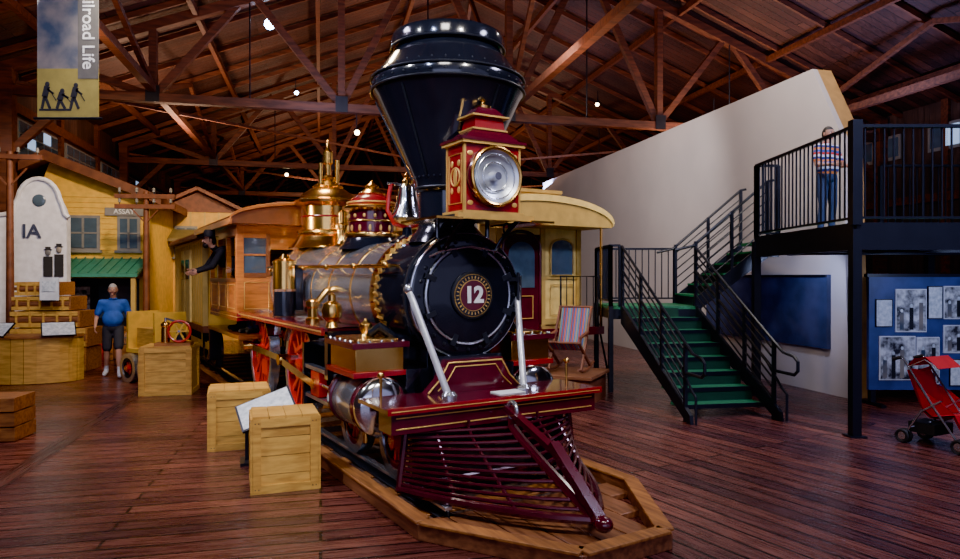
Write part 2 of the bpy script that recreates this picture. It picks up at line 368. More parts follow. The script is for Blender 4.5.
# headlight
b=B()
hx0,hx1,hw=.17,.5,.29
z0,z1=2.53,3.12
b.b2(hx0,hx1,-hw,hw,z0,z1,red); b.b2(hx0-.03,hx1+.03,-hw-.03,hw+.03,z0-.03,z0+.0,gold); b.b2(hx0-.03,hx1+.04,-hw-.04,hw+.04,z1+.005,z1+.03,gold)
b.b2(hx0-.05,hx1+.05,-hw-.05,hw+.05,z1+.03,z1+.055,maroon)
for yy in(-hw,hw): b.b2(hx1-.02,hx1+.008,yy-.010,yy+.010,z0,z1,gold); b.b2(hx0,hx0+.02,yy-.010,yy+.010,z0,z1,gold)
b.lathe((hx1,0,2.84),X,[(.275,0),(.275,.05),(.262,.075),(.24,.08),(.24,.05)],maroon,48,False)
b.ring((hx1+.075,0,2.84),X,.255,.018,brass,48)
b.lathe((hx1+.07,0,2.84),X,[(.242,0),(.20,-.03),(.12,-.05),(.04,-.06),(.0,-.06)],lens,48,False)
b.cyl((hx1+.01,0,2.84),(hx1+.10,0,2.84),.05,chrome,.035,20); b.ring((hx1+.045,0,2.84),X,.13,.006,steel,32); b.ring((hx1+.06,0,2.84),X,.20,.005,steel,32)
xm=(hx0+hx1)/2
for sy in(-1,1):
    y=sy*(hw+.004)
    b.tube([(hx0+.05,y,z0+.07),(hx0+.05,y,z1-.08),(hx1-.05,y,z1-.08),(hx1-.05,y,z0+.07)],.007,gold,6,True)
    b.ring((xm,y,2.84),(0,1,0),.08,.008,gold); b.ell((xm,y,2.84),(.035,.006,.08),gold)
    for i in range(4):
        a=i*math.pi/2+.78; b.ell((xm+.09*math.cos(a),y,2.84+.17*math.sin(a)),(.025,.005,.03),gold)
    for zz in(z0+.07,z1-.08): b.ell((hx1+.004,sy*.235,zz),(.005,.030,.022),gold)
def ptower(x0,x1,w,za,zb,k,mt):
    cx_=(x0+x1)/2; hx=(x1-x0)/2
    vs=[(cx_+sx_*hx,sy_*w,za) for sx_,sy_ in((-1,-1),(1,-1),(1,1),(-1,1))]+[(cx_+sx_*hx*k,sy_*w*k,zb) for sx_,sy_ in((-1,-1),(1,-1),(1,1),(-1,1))]
    b.add(vs,[(0,1,2,3),(4,5,6,7),(0,1,5,4),(1,2,6,5),(2,3,7,6),(3,0,4,7)],mt)
def tw(h,w,za,zb,k,mt): ptower(xm-h,xm+h,w,za,zb,k,mt)
tw(.19,.29,z1+.055,z1+.15,.62,maroon); tw(.13,.185,z1+.15,z1+.165,1.,gold); tw(.12,.16,z1+.165,z1+.27,.9,red)
tw(.15,.195,z1+.27,z1+.285,1.,gold); tw(.13,.17,z1+.285,z1+.37,.5,maroon); b.lathe((xm,0,z1+.36),(0,0,1),[(.07,0),(.075,.03),(.03,.05),(.02,.07),(.03,.09),(0,.12)],brass,16)
b.b2(-.1,.56,-.36,.36,2.47,2.50,blackm); b.b2(.52,.58,-.40,.40,2.45,2.50,gold)
for sy in(-.28,.28):
    b.tube([(.52,sy,2.47),(.38,sy,2.40),(.2,sy,2.28),(.05,sy,2.15),(.03,sy,2.08)],.022,black)
    b.tube([(-.05,sy,2.47),(-.05,sy,2.25)],.022,black)
    b.ring((.3,sy,2.40),(0,1,0),.05,.01,black,16)
b.b2(-.12,.6,-.62,-.36,2.44,2.46,brass); b.b2(-.12,.6,.36,.62,2.44,2.46,brass)
LD(b,'headlight')
# bell
b=B(); bx=-1.32
b.lathe((bx,0,0),(0,0,1),[(.2,2.33),(.14,2.38),(.06,2.42),(.05,2.5)],black,24)
for sy in(-1,1): b.tube([(bx,0,2.5),(bx,sy*.16,2.54),(bx,sy*.24,2.68),(bx,sy*.22,2.88),(bx,sy*.19,2.98)],.026,redb)
b.cyl((bx,-.24,2.98),(bx,.24,2.98),.018,steel)
b.lathe((bx,0,0),(0,0,1),[(.20,2.60),(.195,2.63),(.14,2.72),(.12,2.85),(.10,2.95),(.04,3.0)],chrome,28)
b.lathe((bx,0,0),(0,0,1),[(.05,2.98),(.06,3.03),(.03,3.06),(.04,3.09),(0,3.13)],brass,16)
LD(b,'bell')
def dome(name,x,R,zb,z,cyl,sc):
    b=B()
    b.lathe((x,0,0),(0,0,1),[(R*1.4,zb),(R*1.22,zb+.06*sc),(R*1.08,zb+.13*sc),(R*1.02,zb+.17*sc)],brass if cyl is brass else black,40)
    b.lathe((x,0,0),(0,0,1),[(R*1.1,zb+.16*sc),(R*1.12,zb+.18*sc),(R*1.1,zb+.2*sc),(R,zb+.22*sc)],brass,40)
    h=z-zb
    b.lathe((x,0,0),(0,0,1),[(R*.94,zb+.2*sc),(R*.94,zb+.55*h)],cyl,40)
    b.ring((x,0,zb+.40*h),(0,0,1),R*.945,.014,brass if cyl is not brass else red,40)
    b.lathe((x,0,0),(0,0,1),[(R*.95,zb+.53*h),(R*1.18,zb+.57*h),(R*1.2,zb+.60*h),(R*1.05,zb+.63*h)],brass,40)
    b.lathe((x,0,0),(0,0,1),[(R*1.03,zb+.62*h),(R*.9,zb+.70*h),(R*.6,zb+.77*h),(R*.45,zb+.79*h)],red if cyl is not brass else brass,40)
    b.lathe((x,0,0),(0,0,1),[(R*.5,zb+.78*h),(R*.56,zb+.80*h),(R*.4,zb+.84*h),(R*.25,zb+.88*h),(R*.3,zb+.91*h),(R*.12,zb+.95*h),(0,z)],brass,24)
    if cyl is not brass:
        for i in range(14): a=i*2*math.pi/14; b.ell((x+R*.95*math.cos(a),R*.95*math.sin(a),zb+.30*h),(.02,.02,.04),gold,n=8); b.ell((x+R*.95*math.cos(a+.2),R*.95*math.sin(a+.2),zb+.47*h),(.02,.02,.025),gold,n=8)
        b.ring((x,0,zb+.66*h),(0,0,1),R*.98,.012,gold,40)
    LD(b,name)
dome('sand_dome',-2.38,.31,2.28,3.17,maroon,1.)
dome('steam_dome',-4.1,.41,2.36,3.5,brass,1.2)
b=B()
b.lathe((-4.1,0,0),(0,0,1),[(.05,3.4),(.05,3.60),(.075,3.62),(.075,3.78),(.03,3.84),(.02,3.95),(0,3.97)],brass,16)
b.cyl((-4.1,.14,3.3),(-4.1,.14,3.68),.035,brass); b.cyl((-4.0,-.14,3.3),(-4.0,-.14,3.6),.03,brass)
b.lathe((-3.5,0,0),(0,0,1),[(.1,2.40),(.07,2.45),(.07,2.6),(.11,2.62),(.11,2.66),(.05,2.70),(.05,2.85),(0,2.88)],brass,16)
LD(b,'whistle')
b=B()
for sy in(-1,1):
    b.tube([(-.3,sy*.66,ZB+.28),(-4.85,sy*.70,ZB+.32)],.02,brass)
    for t in(-.35,-1.2,-2.1,-3.0,-3.9,-4.7): b.cyl((t,sy*.52,ZB+.28),(t,sy*.69,ZB+.29),.014,brass); b.ell((t,sy*.68,ZB+.29),(.035,.035,.035),brass,n=10)
    b.b2(-4.9,-.95,sy*.70,sy*1.10,1.39,1.42,maroon); b.b2(-4.9,-.95,sy*1.08,sy*1.12,1.35,1.43,red)
    b.b2(-4.9,-.95,sy*1.12,sy*1.125,1.385,1.40,gold)
    for t in(-1.2,-2.2,-3.4,-4.5): b.tube([(t,sy*1.06,1.38),(t,sy*.8,1.25),(t,sy*.6,1.2)],.02,black)
    b.tube([(-2.0,sy*.9,1.43),(-2.0,sy*.86,1.6),(-2.0,sy*.72,1.78),(-2.0,sy*.58,1.80)],.04,brass); b.lathe((-2.0,sy*.88,1.42),(0,0,1),[(.08,0),(.08,.04),(.055,.06),(.055,.16),(.075,.18),(.075,.24),(.03,.27)],brass,16)
    b.lathe((-1.2,sy*.92,1.42),(0,0,1),[(.07,0),(.05,.05),(.10,.10),(.11,.17),(.09,.24),(.04,.27),(.04,.33),(0,.36)],brass,16)
LD(b,'running_boards')
b=B()
b.cyl((-3.35,-.84,1.43),(-3.35,-.84,1.75),.14,black); b.cyl((-3.35,-.84,1.78),(-3.35,-.84,2.12),.15,brass); b.lathe((-3.35,-.84,2.12),(0,0,1),[(.16,0),(.16,.03),(.08,.06),(.04,.12)],brass,20)
b.b2(-3.45,-3.25,-.72,-.62,1.5,2.1,black)
LD(b,'air_pump')
# cylinders
CY=.84
b=B()
for sy in(-1,1):
    y=sy*CY; zc=.76
    b.lathe((-.82,y,zc),X,[(.20,0),(.26,.02),(.275,.04),(.275,.10),(.25,.11),(.25,.66),(.275,.67),(.275,.74)],maroon,40)
    b.lathe((-.82,y,zc),X,[(.256,.14),(.262,.15),(.262,.61),(.256,.62)],steel,40,False)
    b.lathe((-.08,y,zc),X,[(.27,0),(.275,.04),(.26,.07),(.22,.10),(.14,.125),(.05,.135),(0,.136)],chrome,40)
    for i in range(10):
        a=2*math.pi*i/10; b.ell((-.03,y+.245*math.cos(a),zc+.245*math.sin(a)),(.02,.016,.016),chrome,n=8)
    b.b2(-.85,-.05,sy*.60,sy*.2,.82,1.08,black)
    b.b2(-.82,-.06,y-.27,y+.27,1.03,1.08,red)
    b.b2(-.78,-.10,y-.235,y+.235,1.08,1.29,brass); b.b2(-.83,-.05,y-.28,y+.28,1.29,1.345,maroon); b.b2(-.74,-.14,y-.2,y+.2,1.345,1.37,brass)
    b.lathe((-.45,y,1.37),(0,0,1),[(.06,0),(.04,.03),(.06,.07),(.06,.12),(.02,.15),(.0,.18)],brass,16)
    for k in range(5): b.ell((-.16-.14*k,y+sy*.26,1.35),(.018,.018,.018),chrome,n=8); b.ell((-.07,y-.22+.11*k,1.35),(.018,.018,.018),chrome,n=8)
    b.cyl((-.45,y,.35),(-.45,y,.52),.03,brass)
b.b2(-.75,-.12,-.35,.35,.55,1.25,black)
LD(b,'cylinders',.004)
# rods
b=B()
for sy in(-1,1):
    y=sy*.95; z=.78
    b.cyl((-.8,y,z),(-1.6,y,z),.03,chrome)
    b.b2(-.85,-1.95,y-.04,y+.04,z+.14,z+.18,steel); b.b2(-.85,-1.95,y-.04,y+.04,z-.18,z-.14,steel)
    b.box((-1.55,y,z),(.28,.09,.26),redb); b.cyl((-1.55,y-.06*sy,z),(-1.55,y+.08*sy,z),.06,brass)
    b.b2(-1.93,-2.0,sy*.55,sy*1.0,.5,1.2,black)
    cr=(-2.72-.2,z+.12)
    b.beam((-1.55,y+.05*sy,z),(cr[0],y+.05*sy,cr[1]),.045,.085,chrome)
    b.beam((cr[0],y,cr[1]),(cr[0]-2.06,y,cr[1]),.04,.08,chrome)
    for xx in(cr[0],cr[0]-2.06): b.cyl((xx,y-.05*sy,cr[1]),(xx,y+.09*sy,cr[1]),.07,brass); b.cyl((xx,sy*.75,cr[1]),(xx,y,cr[1]),.05,steel)
    b.b2(-5.2,.4,sy*.44,sy*.54,.72,.84,black); b.b2(-5.2,-1.9,sy*.48,sy*.58,1.05,1.12,redb)
    b.beam((-.8,sy*.82,1.18),(-2.3,sy*.82,1.18),.03,.04,steel)
    b.beam((-2.3,sy*.82,1.18),(-2.9,sy*.82,1.0),.03,.05,redb)
LD(b,'side_rods')
def wheel(b,x,y,z,r,ns,sy,rimc,spc):
    b.lathe((x,y-.065,z),(0,1,0),[(r-.085,0),(r-.03,-.0),(r,.0),(r,.13),(r-.03,.13),(r-.085,.13),(r-.085,0)],steel,44,False)
    b.lathe((x,y-.055,z),(0,1,0),[(r-.14,0),(r-.08,0),(r-.08,.11),(r-.14,.11),(r-.14,0)],rimc,44,False)
    b.cyl((x,y-.09,z),(x,y+.09,z),r*.2,spc,n=24); b.cyl((x,y-.11,z),(x,y+.11,z),r*.09,brass,n=16)
    for i in range(ns):
        a=2*math.pi*i/ns; b.beam((x+r*.15*math.cos(a),y,z+r*.15*math.sin(a)),(x+(r-.1)*math.cos(a),y,z+(r-.1)*math.sin(a)),.06,.035+.03*r,spc)
b=B()
for t in(-2.72,-4.78):
    for sy in(-1,1): wheel(b,t,sy*.76,.135+.66,.66,15,sy,redb,redb); b.box((t+.27,sy*.80,.80-.18),(.34,.05,.22),redb)
    b.cyl((t,-.8,.795),(t,.8,.795),.08,black)
    for sy in(-1,1):
        b.prism([(math.cos(math.radians(a))*.76,math.sin(math.radians(a))*.76) for a in range(35,146,10)]+[(math.cos(math.radians(a))*.73,math.sin(math.radians(a))*.73) for a in range(145,34,-10)],(t,sy*.66,.795-.12),(1,0,0),(0,0,1),(0,sy*.2,0),maroon)
LD(b,'driving_wheels')
b=B()
for t in(.08,-.98):
    for sy in(-1,1): wheel(b,t,sy*.72,.135+.34,.34,10,sy,maroon,redb)
    b.cyl((t,-.8,.475),(t,.8,.475),.06,black)
for sy in(-1,1): b.b2(-1.2,.25,sy*.57,sy*.63,.40,.48,red); b.b2(-.55,-.35,sy*.55,sy*.66,.3,.46,black)
b.b2(-.65,-.25,-.55,.55,.40,.5,black)
LD(b,'leading_truck')
# pilot beam & deck
b=B()
b.b2(.40,.66,-1.06,1.06,.66,.84,maroon)
b.b2(.05,.70,-1.11,1.11,.84,.875,maroon); b.b2(.68,.71,-1.11,1.11,.832,.888,red)
b.b2(.662,.666,-1.02,1.02,.70,.71,gold); b.b2(.662,.666,-1.02,1.02,.79,.80,gold); b.b2(.711,.714,-1.08,1.08,.855,.862,gold)
for sy in(-1,1):
    b.b2(-.1,.5,sy*.45,sy*.55,.72,.86,black)
    b.cyl((.42,sy*.40,.87),(-.0,sy*.60,ZB+.06),.032,whitebar,n=14)
    b.lathe((.42,sy*.40,.87),(0,0,1),[(.07,0),(.07,.03),(.045,.06)],steel,16); b.ell((-.0,sy*.60,ZB+.06),(.05,.05,.05),steel,n=10)
b.prism([(-.52,0),(.52,0),(.40,.12),(.30,.30),(-.30,.30),(-.40,.12)],(.10,0,.875),(0,1,0),(0,0,1),(.10,0,0),maroon)
b.tube([(.205,-.5,.885),(.205,-.38,1.0),(.205,-.29,1.15),(.205,.29,1.15),(.205,.38,1.0),(.205,.5,.885)],.008,gold,6)
b.tube([(.205,-.4,.90),(.205,-.3,.99),(.205,-.22,1.11),(.205,.22,1.11),(.205,.3,.99),(.205,.4,.90)],.006,gold,6)
b.b2(.0,.11,-.35,.35,.88,1.2,black)
b.b2(.38,.55,.05,.33,.876,.884,paper)
LD(b,'pilot_beam',.004)
# cowcatcher with horizontal bars
b=B()
nb=12; zt,zbm=.64,.17; T0=.50
def nose(z):
    f=(zt-z)/(zt-zbm); return .80+1.10*max(0,f)**1.1
def side(z): return .86+.06*(zt-z)/(zt-zbm)
for i in range(nb):
    z=zt-(zt-zbm)*i/(nb-1); tn=nose(z); w=side(z)
    for sy in(-1,1):
        P=[(T0,sy*w,z)]
        for k in range(1,8):
            f=k/7; P.append((T0+(tn-T0)*(f**.85),sy*(w*(1-f)**.8),z))
        b.tube(P,.017 if i<nb-1 else .036,pilotm,8)
zs=[zt+.08-(zt+.08-zbm+.02)*k/8 for k in range(9)]
b.tube([(nose(min(z,zt))+.02,0,z) for z in zs],.045,maroon,10)
for sy in(-1,1):
    b.tube([(T0,sy*side(z),z) for z in zs],.032,pilotm,8)
    for f0 in(.33,.66):
        b.tube([(T0+(nose(min(z,zt))-T0)*(f0**.85)-.02,sy*(side(z)*(1-f0)**.8),z) for z in zs],.016,pilotm,6)
b.tube([(T0,-.90,zbm),(T0,.90,zbm)],.034,pilotm)
b.beam((.74,.0,.80),(1.45,.0,.56),.07,.05,maroon); b.beam((1.40,.0,.62),(1.98,.0,.17),.085,.07,maroon)
b.ring((.82,0,.79),(0,1,0),.07,.018,steel,20); b.ell((1.99,0,.17),(.08,.07,.06),maroon)
b.b2(T0-.04,T0-.0,-.8,.8,.2,.66,black)
for sy in(-1,1): b.beam((T0,sy*.8,.2),(-.05,sy*.5,.70),.04,.04,black)
LD(b,'cowcatcher')
# cab
b=B(); c0,c1=-4.86,-7.1; W=1.12
b.b2(c0,c1-.4,-W,W,1.0,1.06,cabdark)
b.b2(c0+.02,c1,-W-.03,W+.03,1.28,1.40,red); b.b2(c0+.03,c1,-W-.035,W+.035,1.335,1.345,gold)
for sy in(-1,1):
    y=sy*W
    b.b2(c0,c1,y-.025,y+.025,1.40,1.88,cabwood)
    for k in range(3):
        xa=c0-.10-k*.72; b.tube([(xa,y+sy*.028,1.46),(xa,y+sy*.028,1.82),(xa-.58,y+sy*.028,1.82),(xa-.58,y+sy*.028,1.46)],.008,gold,6,True)
    b.b2(c0,c1,y-.04,y+.04,1.86,1.92,cabdark); b.b2(c0,c1,y-.035,y+.035,2.56,2.76,cabwood)
    for x in(c0-.04,c0-.75,c0-1.48,c1+.04): b.b2(x-.045,x+.045,y-.035,y+.035,1.4,2.74,cabwood)
for sy in(-1,1):
    b.b2(c0-.03,c0+.02,sy*.62,sy*W,1.40,1.95,cabwood)
    b.b2(c0-.035,c0+.03,sy*.66,sy*.72,1.95,2.6,cabdark); b.b2(c0-.035,c0+.03,sy*1.05,sy*1.15,1.4,2.76,cabwood)
    b.b2(c0-.01,c0,sy*.72,sy*1.05,2.0,2.55,winglass)
    b.b2(c0-.03,c0+.03,sy*.72,sy*1.05,1.93,2.0,cabdark); b.b2(c0-.02,c0+.02,sy*.72,sy*1.05,2.26,2.29,cabwood)
    b.tube([(c0+.024,sy*.68,1.46),(c0+.024,sy*.68,1.86),(c0+.024,sy*1.04,1.86),(c0+.024,sy*1.04,1.46)],.008,gold,6,True)
b.b2(c0-.03,c0+.02,-W,W,2.53,2.78,cabwood)
b.b2(c0-.03,c0+.02,-.66,.66,2.36,2.6,cabwood)
R=arc(0,2.76,1.30,.28,180,0,20)
b.prism(R+[(1.30,2.72),(-1.30,2.72)],(c0+.35,0,0),(0,1,0),(0,0,1),(c1-.6-c0-.35,0,0),cabdark)
R2=arc(0,2.79,1.32,.29,180,0,20); R3=arc(0,2.74,1.33,.29,0,180,20)
b.prism(R2+R3,(c0+.40,0,0),(0,1,0),(0,0,1),(-.06,0,0),cabwood)
b.b2(c0+.40,c1-.6,-1.33,-1.29,2.70,2.79,cabwood); b.b2(c0+.40,c1-.6,1.29,1.33,2.70,2.79,cabwood)
b.b2(c0-.3,c1+.1,-.45,.45,3.00,3.10,cabdark); b.b2(c0-.22,c1+.02,-.5,.5,3.10,3.13,brownroof)
b.cyl((-5.3,0,ZB-.1),(-5.34,0,ZB-.1),.55,blackm,n=32); b.b2(-5.0,-5.3,-.5,.5,1.06,ZB,blackm)
b.b2(-7.2,-7.45,-1.15,-.95,.45,.49,black); b.b2(-7.2,-7.25,-1.15,-.95,.45,1.0,black); b.b2(-7.2,-7.45,-1.15,-.95,.75,.78,black)
LD(b,'cab',.003)
b=B()
for sy in(-1,1):
    b.tube([(-.3,sy*.4,ZB-.45),(-.3,sy*.62,ZB-.4),(-.35,sy*.74,ZB-.3),(-.4,sy*.82,1.40)],.05,black,10)
    b.b2(-.95,-1.05,sy*.6,sy*1.05,.9,1.42,black)
    b.cyl((.3,sy*1.0,.875),(.3,sy*1.0,1.08),.012,brass); b.ell((.3,sy*1.0,1.1),(.03,.03,.03),brass,n=10)
LD(b,'steam_pipes')
Gc=empty('baggage_car',tuple(lw(-7.95,0)),LA)
b=B()
b.b2(-3.9,0,-1.15,1.15,1.0,2.72,yellow); b.b2(-4.0,.25,-1.18,1.18,.9,1.02,brownroof)
for k in range(16):
    b.b2(-.12-k*.24-.01,-.12-k*.24+.01,-1.165,-1.15,1.05,2.6,creamd)
for y in(-1.1,-.4,.4,1.1): b.b2(0,.03,y-.05,y+.05,1.0,2.72,creamd)
b.b2(0,.035,-.36,.36,1.02,2.4,cabdark); b.b2(.03,.04,-.2,.2,1.7,2.2,winglass)
b.b2(-2.6,-1.3,-1.19,-1.15,1.02,2.5,cream); b.b2(-2.5,-1.4,-1.2,-1.19,1.9,2.3,winglass); b.b2(-1.95,-1.93,-1.21,-1.15,1.02,2.5,creamd)
b.prism(arc(0,2.70,1.28,.25,180,0,16)+[(1.28,2.66),(-1.28,2.66)],(-4.05,0,0),(0,1,0),(0,0,1),(4.35,0,0),brownroof)
for t in(-.8,-1.7,-2.9,-3.5):
    for sy in(-1,1): wheel(b,t,sy*.75,.497,.36,10,sy,blackm,maroon)
for sy in(-1,1): b.b2(-3.8,-.4,sy*.85,sy*.95,.5,.64,black); b.b2(-3.2,-3.0,sy*.83,sy*.97,.5,.92,black); b.b2(-1.3,-1.1,sy*.83,sy*.97,.5,.92,black)
b.done('car_body',parent=Gc)

# ---------------------------------------------------------------- passenger coach
C=empty('passenger_coach',(.72,12.1,0),LA)
b=B(); Wc=1.34
b.b2(-12,-.0,-Wc,Wc,1.05,2.90,cream); b.b2(-12,.7,-Wc,Wc,.92,1.06,maroon)
for y0,y1 in((-Wc,-.45),(.45,Wc)):
    b.b2(.0,.03,y0,y1,1.08,1.18,creamd); b.b2(.0,.03,y0,y1,1.9,1.97,creamd)
for y in(-Wc+.04,-.47,.47,Wc-.04): b.b2(0,.04,y-.05,y+.05,1.06,2.90,creamd)
b.b2(.0,.03,-.40,.40,1.06,2.70,maroon); b.prism([(-.28,1.75),(.28,1.75)]+arc(0,2.35,.28,.22,0,180,10),(.03,0,0),(0,1,0),(0,0,1),(.012,0,0),winglass)
b.tube([(.04,-.40,1.08)]+[(.04,x,z) for x,z in arc(0,2.45,.40,.30,180,0,12)]+[(.04,.40,1.08)],.03,maroon)
b.tube([(.045,-.24,1.2),(.045,-.24,1.6),(.045,.24,1.6),(.045,.24,1.2)],.012,gold,6,True)
for sy in(-1,1):
    b.prism([(sy*.9-.24,1.98),(sy*.9+.24,1.98)]+arc(sy*.9,2.48,.24,.14,0,180,8),(.02,0,0),(0,1,0),(0,0,1),(.02,0,0),winglass)
    b.tube([(.045,sy*.9-.26,1.97)]+[(.045,x,z) for x,z in arc(sy*.9,2.48,.26,.16,180,0,8)]+[(.045,sy*.9+.26,1.97)],.02,creamd,6,True)
    b.tube([(.04,sy*.9-.26,1.25),(.04,sy*.9-.26,1.8),(.04,sy*.9+.26,1.8),(.04,sy*.9+.26,1.25)],.012,creamd,6,True)
b.prism(arc(0,2.88,1.48,.40,180,0,24)+[(1.48,2.82),(-1.48,2.82)],(-12,0,0),(0,1,0),(0,0,1),(12.75,0,0),creamd)
b.prism(arc(0,2.91,1.51,.42,180,0,24)+arc(0,2.84,1.49,.38,0,180,24),(.70,0,0),(0,1,0),(0,0,1),(.08,0,0),cream)
b.b2(-12,.2,-.6,.6,3.2,3.42,cream); b.b2(-12,.3,-.7,.7,3.42,3.48,creamd)
for k in range(12):
    x=-.7-k*.92
    for sy in(-1,1): b.b2(x-.28,x+.28,sy*Wc-.02,sy*Wc+.02,1.95,2.6,winglass); b.b2(x-.42,x-.36,sy*Wc-.03,sy*Wc+.03,1.1,2.85,creamd)
for sy in(-1,1):
    b.tube([(.62,sy*.42,1.06),(.62,sy*.42,1.95),(.62,sy*1.25,1.95),(.62,sy*1.25,1.06)],.02,rail_blk)
    for k in range(5): b.cyl((.62,sy*(.55+k*.15),1.06),(.62,sy*(.55+k*.15),1.95),.01,rail_blk,n=6)
    b.cyl((.68,sy*1.28,1.06),(.68,sy*1.28,2.85),.025,brass,n=8)
for t in(-1.0,-2.6,-9.6,-11.2):
    for sy in(-1,1): wheel(b,t,sy*.75,.537,.4,10,sy,blackm,maroon)
for t in(-1.8,-10.4):
    for sy in(-1,1): b.b2(t-1.1,t+1.1,sy*.85,sy*.97,.5,.66,black); b.b2(t-.3,t+.3,sy*.7,sy*.97,.5,.93,black)
b.done('coach_body',parent=C)
b=B()
for l in(-.72,.72): b.b2(-12.3,.9,l-.04,l+.04,.03,.135,steel)
for i in range(22): b.b2(.6-i*.6-.1,.6-i*.6+.1,-1,1,0,.03,oldwood)
b.done('coach_track',parent=C)

# ---------------------------------------------------------------- stairs and platform
ZL=1.45; ZD=2.57
S=empty('staircase',(3.0,11.4,0),math.radians(10))
b=B(); nR=8; rise=ZL/nR; go=.29
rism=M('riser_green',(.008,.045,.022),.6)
for i in range(1,nR):
    z=ZL-rise*i; y=-go*i
    b.b2(-.62,.62,y,y+go+.02,z-.035,z,greent); b.b2(-.62,.62,y-.02,y+.02,z-.05,z+.004,rail_blk); b.b2(-.62,.62,y+go-.01,y+go,z,z+rise-.03,rism)
for sx_ in(-.65,.65):
    b.prism([(0,ZL+.04),(0,ZL-.28),(-go*nR+.0,0),(-go*nR-.1,0),(-go*nR-.08,.12)],(sx_-.025,0,0),(0,1,0),(0,0,1),(.05,0,0),rail_blk)
    sl=lambda y,h:(sx_,y,ZL+y*rise/go+h)
    for k,h in enumerate((.20,.34,.48,.62,.76,.88)):
        b.tube([sl(0,h),sl(-go*nR+.15,h)],.014,rail_blk,6)
    yb=-go*nR
    b.tube([sl(.0,1.0),sl(yb+.1,1.0),(sx_,yb-.12,.93),(sx_,yb-.35,.90),(sx_,yb-.43,.84),(sx_,yb-.43,.72),(sx_,yb-.36,.66),(sx_,yb+.05,.66)],.022,rail_blk,8)
    b.tube([sl(.0,.60),sl(yb+.25,.60),(sx_,yb-.1,.44),(sx_,yb-.2,.38),(sx_,yb-.2,.02)],.018,rail_blk,8)
    for y in(-.02,-go*2.6,-go*5.2,-go*7.7): b.beam(sl(y,-.1),sl(y,1.0),.045,.045,rail_blk)
b.done('lower_flight',parent=S)
def railing(b,p,q,h=1.02,sp=.115,post=True):
    p=Vector(p);q=Vector(q); n=max(1,int((q-p).length/sp)); up=V(0,0,1)
    b.beam(p+up*h,q+up*h,.05,.04,rail_blk); b.beam(p+up*.09,q+up*.09,.035,.03,rail_blk)
    for i in range(1,n): c=p+(q-p)*i/n; b.box(c+up*(h/2+.045),(.018,.018,h-.09),rail_blk)
    if post:
        for c in(p,q): b.box(c+up*(h/2),(.06,.06,h),rail_blk)
P=empty('viewing_platform')
b=B()
LX0,LX1,LY0,LY1=2.2,3.68,11.45,12.85
b.b2(LX0,LX1,LY0,LY1,ZL-.05,ZL,greent); b.b2(LX0,LX1,LY0,LY1,ZL-.22,ZL-.05,rail_blk)
for x,y in((LX0,LY0),(LX0,LY1),(LX1,LY1),(LX1,LY0)): b.b2(x-.04,x+.04,y-.04,y+.04,0,ZL,rail_blk)
railing(b,(LX0,LY0,ZL),(LX0,LY1,ZL)); railing(b,(LX0,LY1,ZL),(LX1+.0,LY1,ZL)); railing(b,(LX0,LY0,ZL),(2.36,LY0,ZL))
b.beam((LX0,LY0,.1),(LX0,LY1,ZL-.2),.03,.03,rail_blk)
n2=6; r2=(ZD-ZL)/n2; g2=.245; UX=3.68; y0,y1=11.6,12.8
for i in range(1,n2):
    z=ZL+r2*i; x=UX+g2*(i-1); b.b2(x-.02,x+g2,y0,y1,z-.035,z,greent); b.b2(x-.01,x,y0,y1,z-r2,z-.03,rail_blk)
ux1=UX+g2*(n2-1)
for y in(y0,y1):
    b.prism([(UX-.05,ZL-.15),(UX-.05,ZL+.1),(ux1,ZD),(ux1,ZD-.3)],(0,y-.02,0),(1,0,0),(0,0,1),(0,.04,0),rail_blk)
    for h in(.2,.36,.52,.68,.84): b.tube([(UX,y,ZL+.1+h),(ux1,y,ZD+h)],.013,rail_blk,6)
    b.tube([(UX-.35,y,ZL+.95),(UX-.05,y,ZL+1.02),(ux1,y,ZD+1.0),(ux1+.1,y,ZD+1.02)],.024,rail_blk,8)
    for f in(0,.5,1): x=UX+(ux1-UX)*f; z=ZL+.1+(ZD-ZL-.1)*f; b.b2(x-.025,x+.025,y-.025,y+.025,z-.2,z+1.0,rail_blk)
DX0,DX1,DY0,DY1=4.55,10.5,8.25,11.2
b.b2(DX0,DX1,DY0,DY1,ZD-.05,ZD,greent); b.b2(ux1,5.3,DY1,13.0,ZD-.05,ZD,greent)
b.b2(DX0,DX1,DY0-.03,DY0+.03,ZD-.30,ZD+.03,rail_blk); b.b2(DX0-.03,DX0+.03,DY0,DY1,ZD-.30,ZD+.03,rail_blk); b.b2(DX0,ux1,DY1-.03,DY1+.03,ZD-.3,ZD,rail_blk)
for k in range(7): b.b2(DX0+.5+k*.8,DX0+.58+k*.8,DY0,DY1,ZD-.28,ZD-.05,rail_blk)
for y in(9.2,10.2): b.b2(DX0,DX1,y-.05,y+.05,ZD-.30,ZD-.06,rail_blk)
for x,y in((DX0,DY0),(7.4,DY0),(10.3,DY0),(DX0,DY1),(7.4,DY1),(10.3,DY1)):
    b.b2(x-.055,x+.055,y-.055,y+.055,0,ZD-.05,rail_blk); b.b2(x-.1,x+.1,y-.1,y+.1,0,.02,rail_blk)
H2=1.2
railing(b,(DX0,DY0,ZD),(DX0,DY1,ZD),H2); railing(b,(DX0,DY0,ZD),(DX1,DY0,ZD),H2); railing(b,(DX0,DY1,ZD),(ux1,DY1,ZD),H2)
railing(b,(DX1,DY0,ZD),(DX1,DY1,ZD),H2); railing(b,(6.6,DY1,ZD),(DX1,DY1,ZD),H2)
b.b2(DX0-.06,DX0+.06,DY0-.06,DY0+.06,ZD,ZD+1.27,rail_blk)
b.done('platform_frame',parent=P)

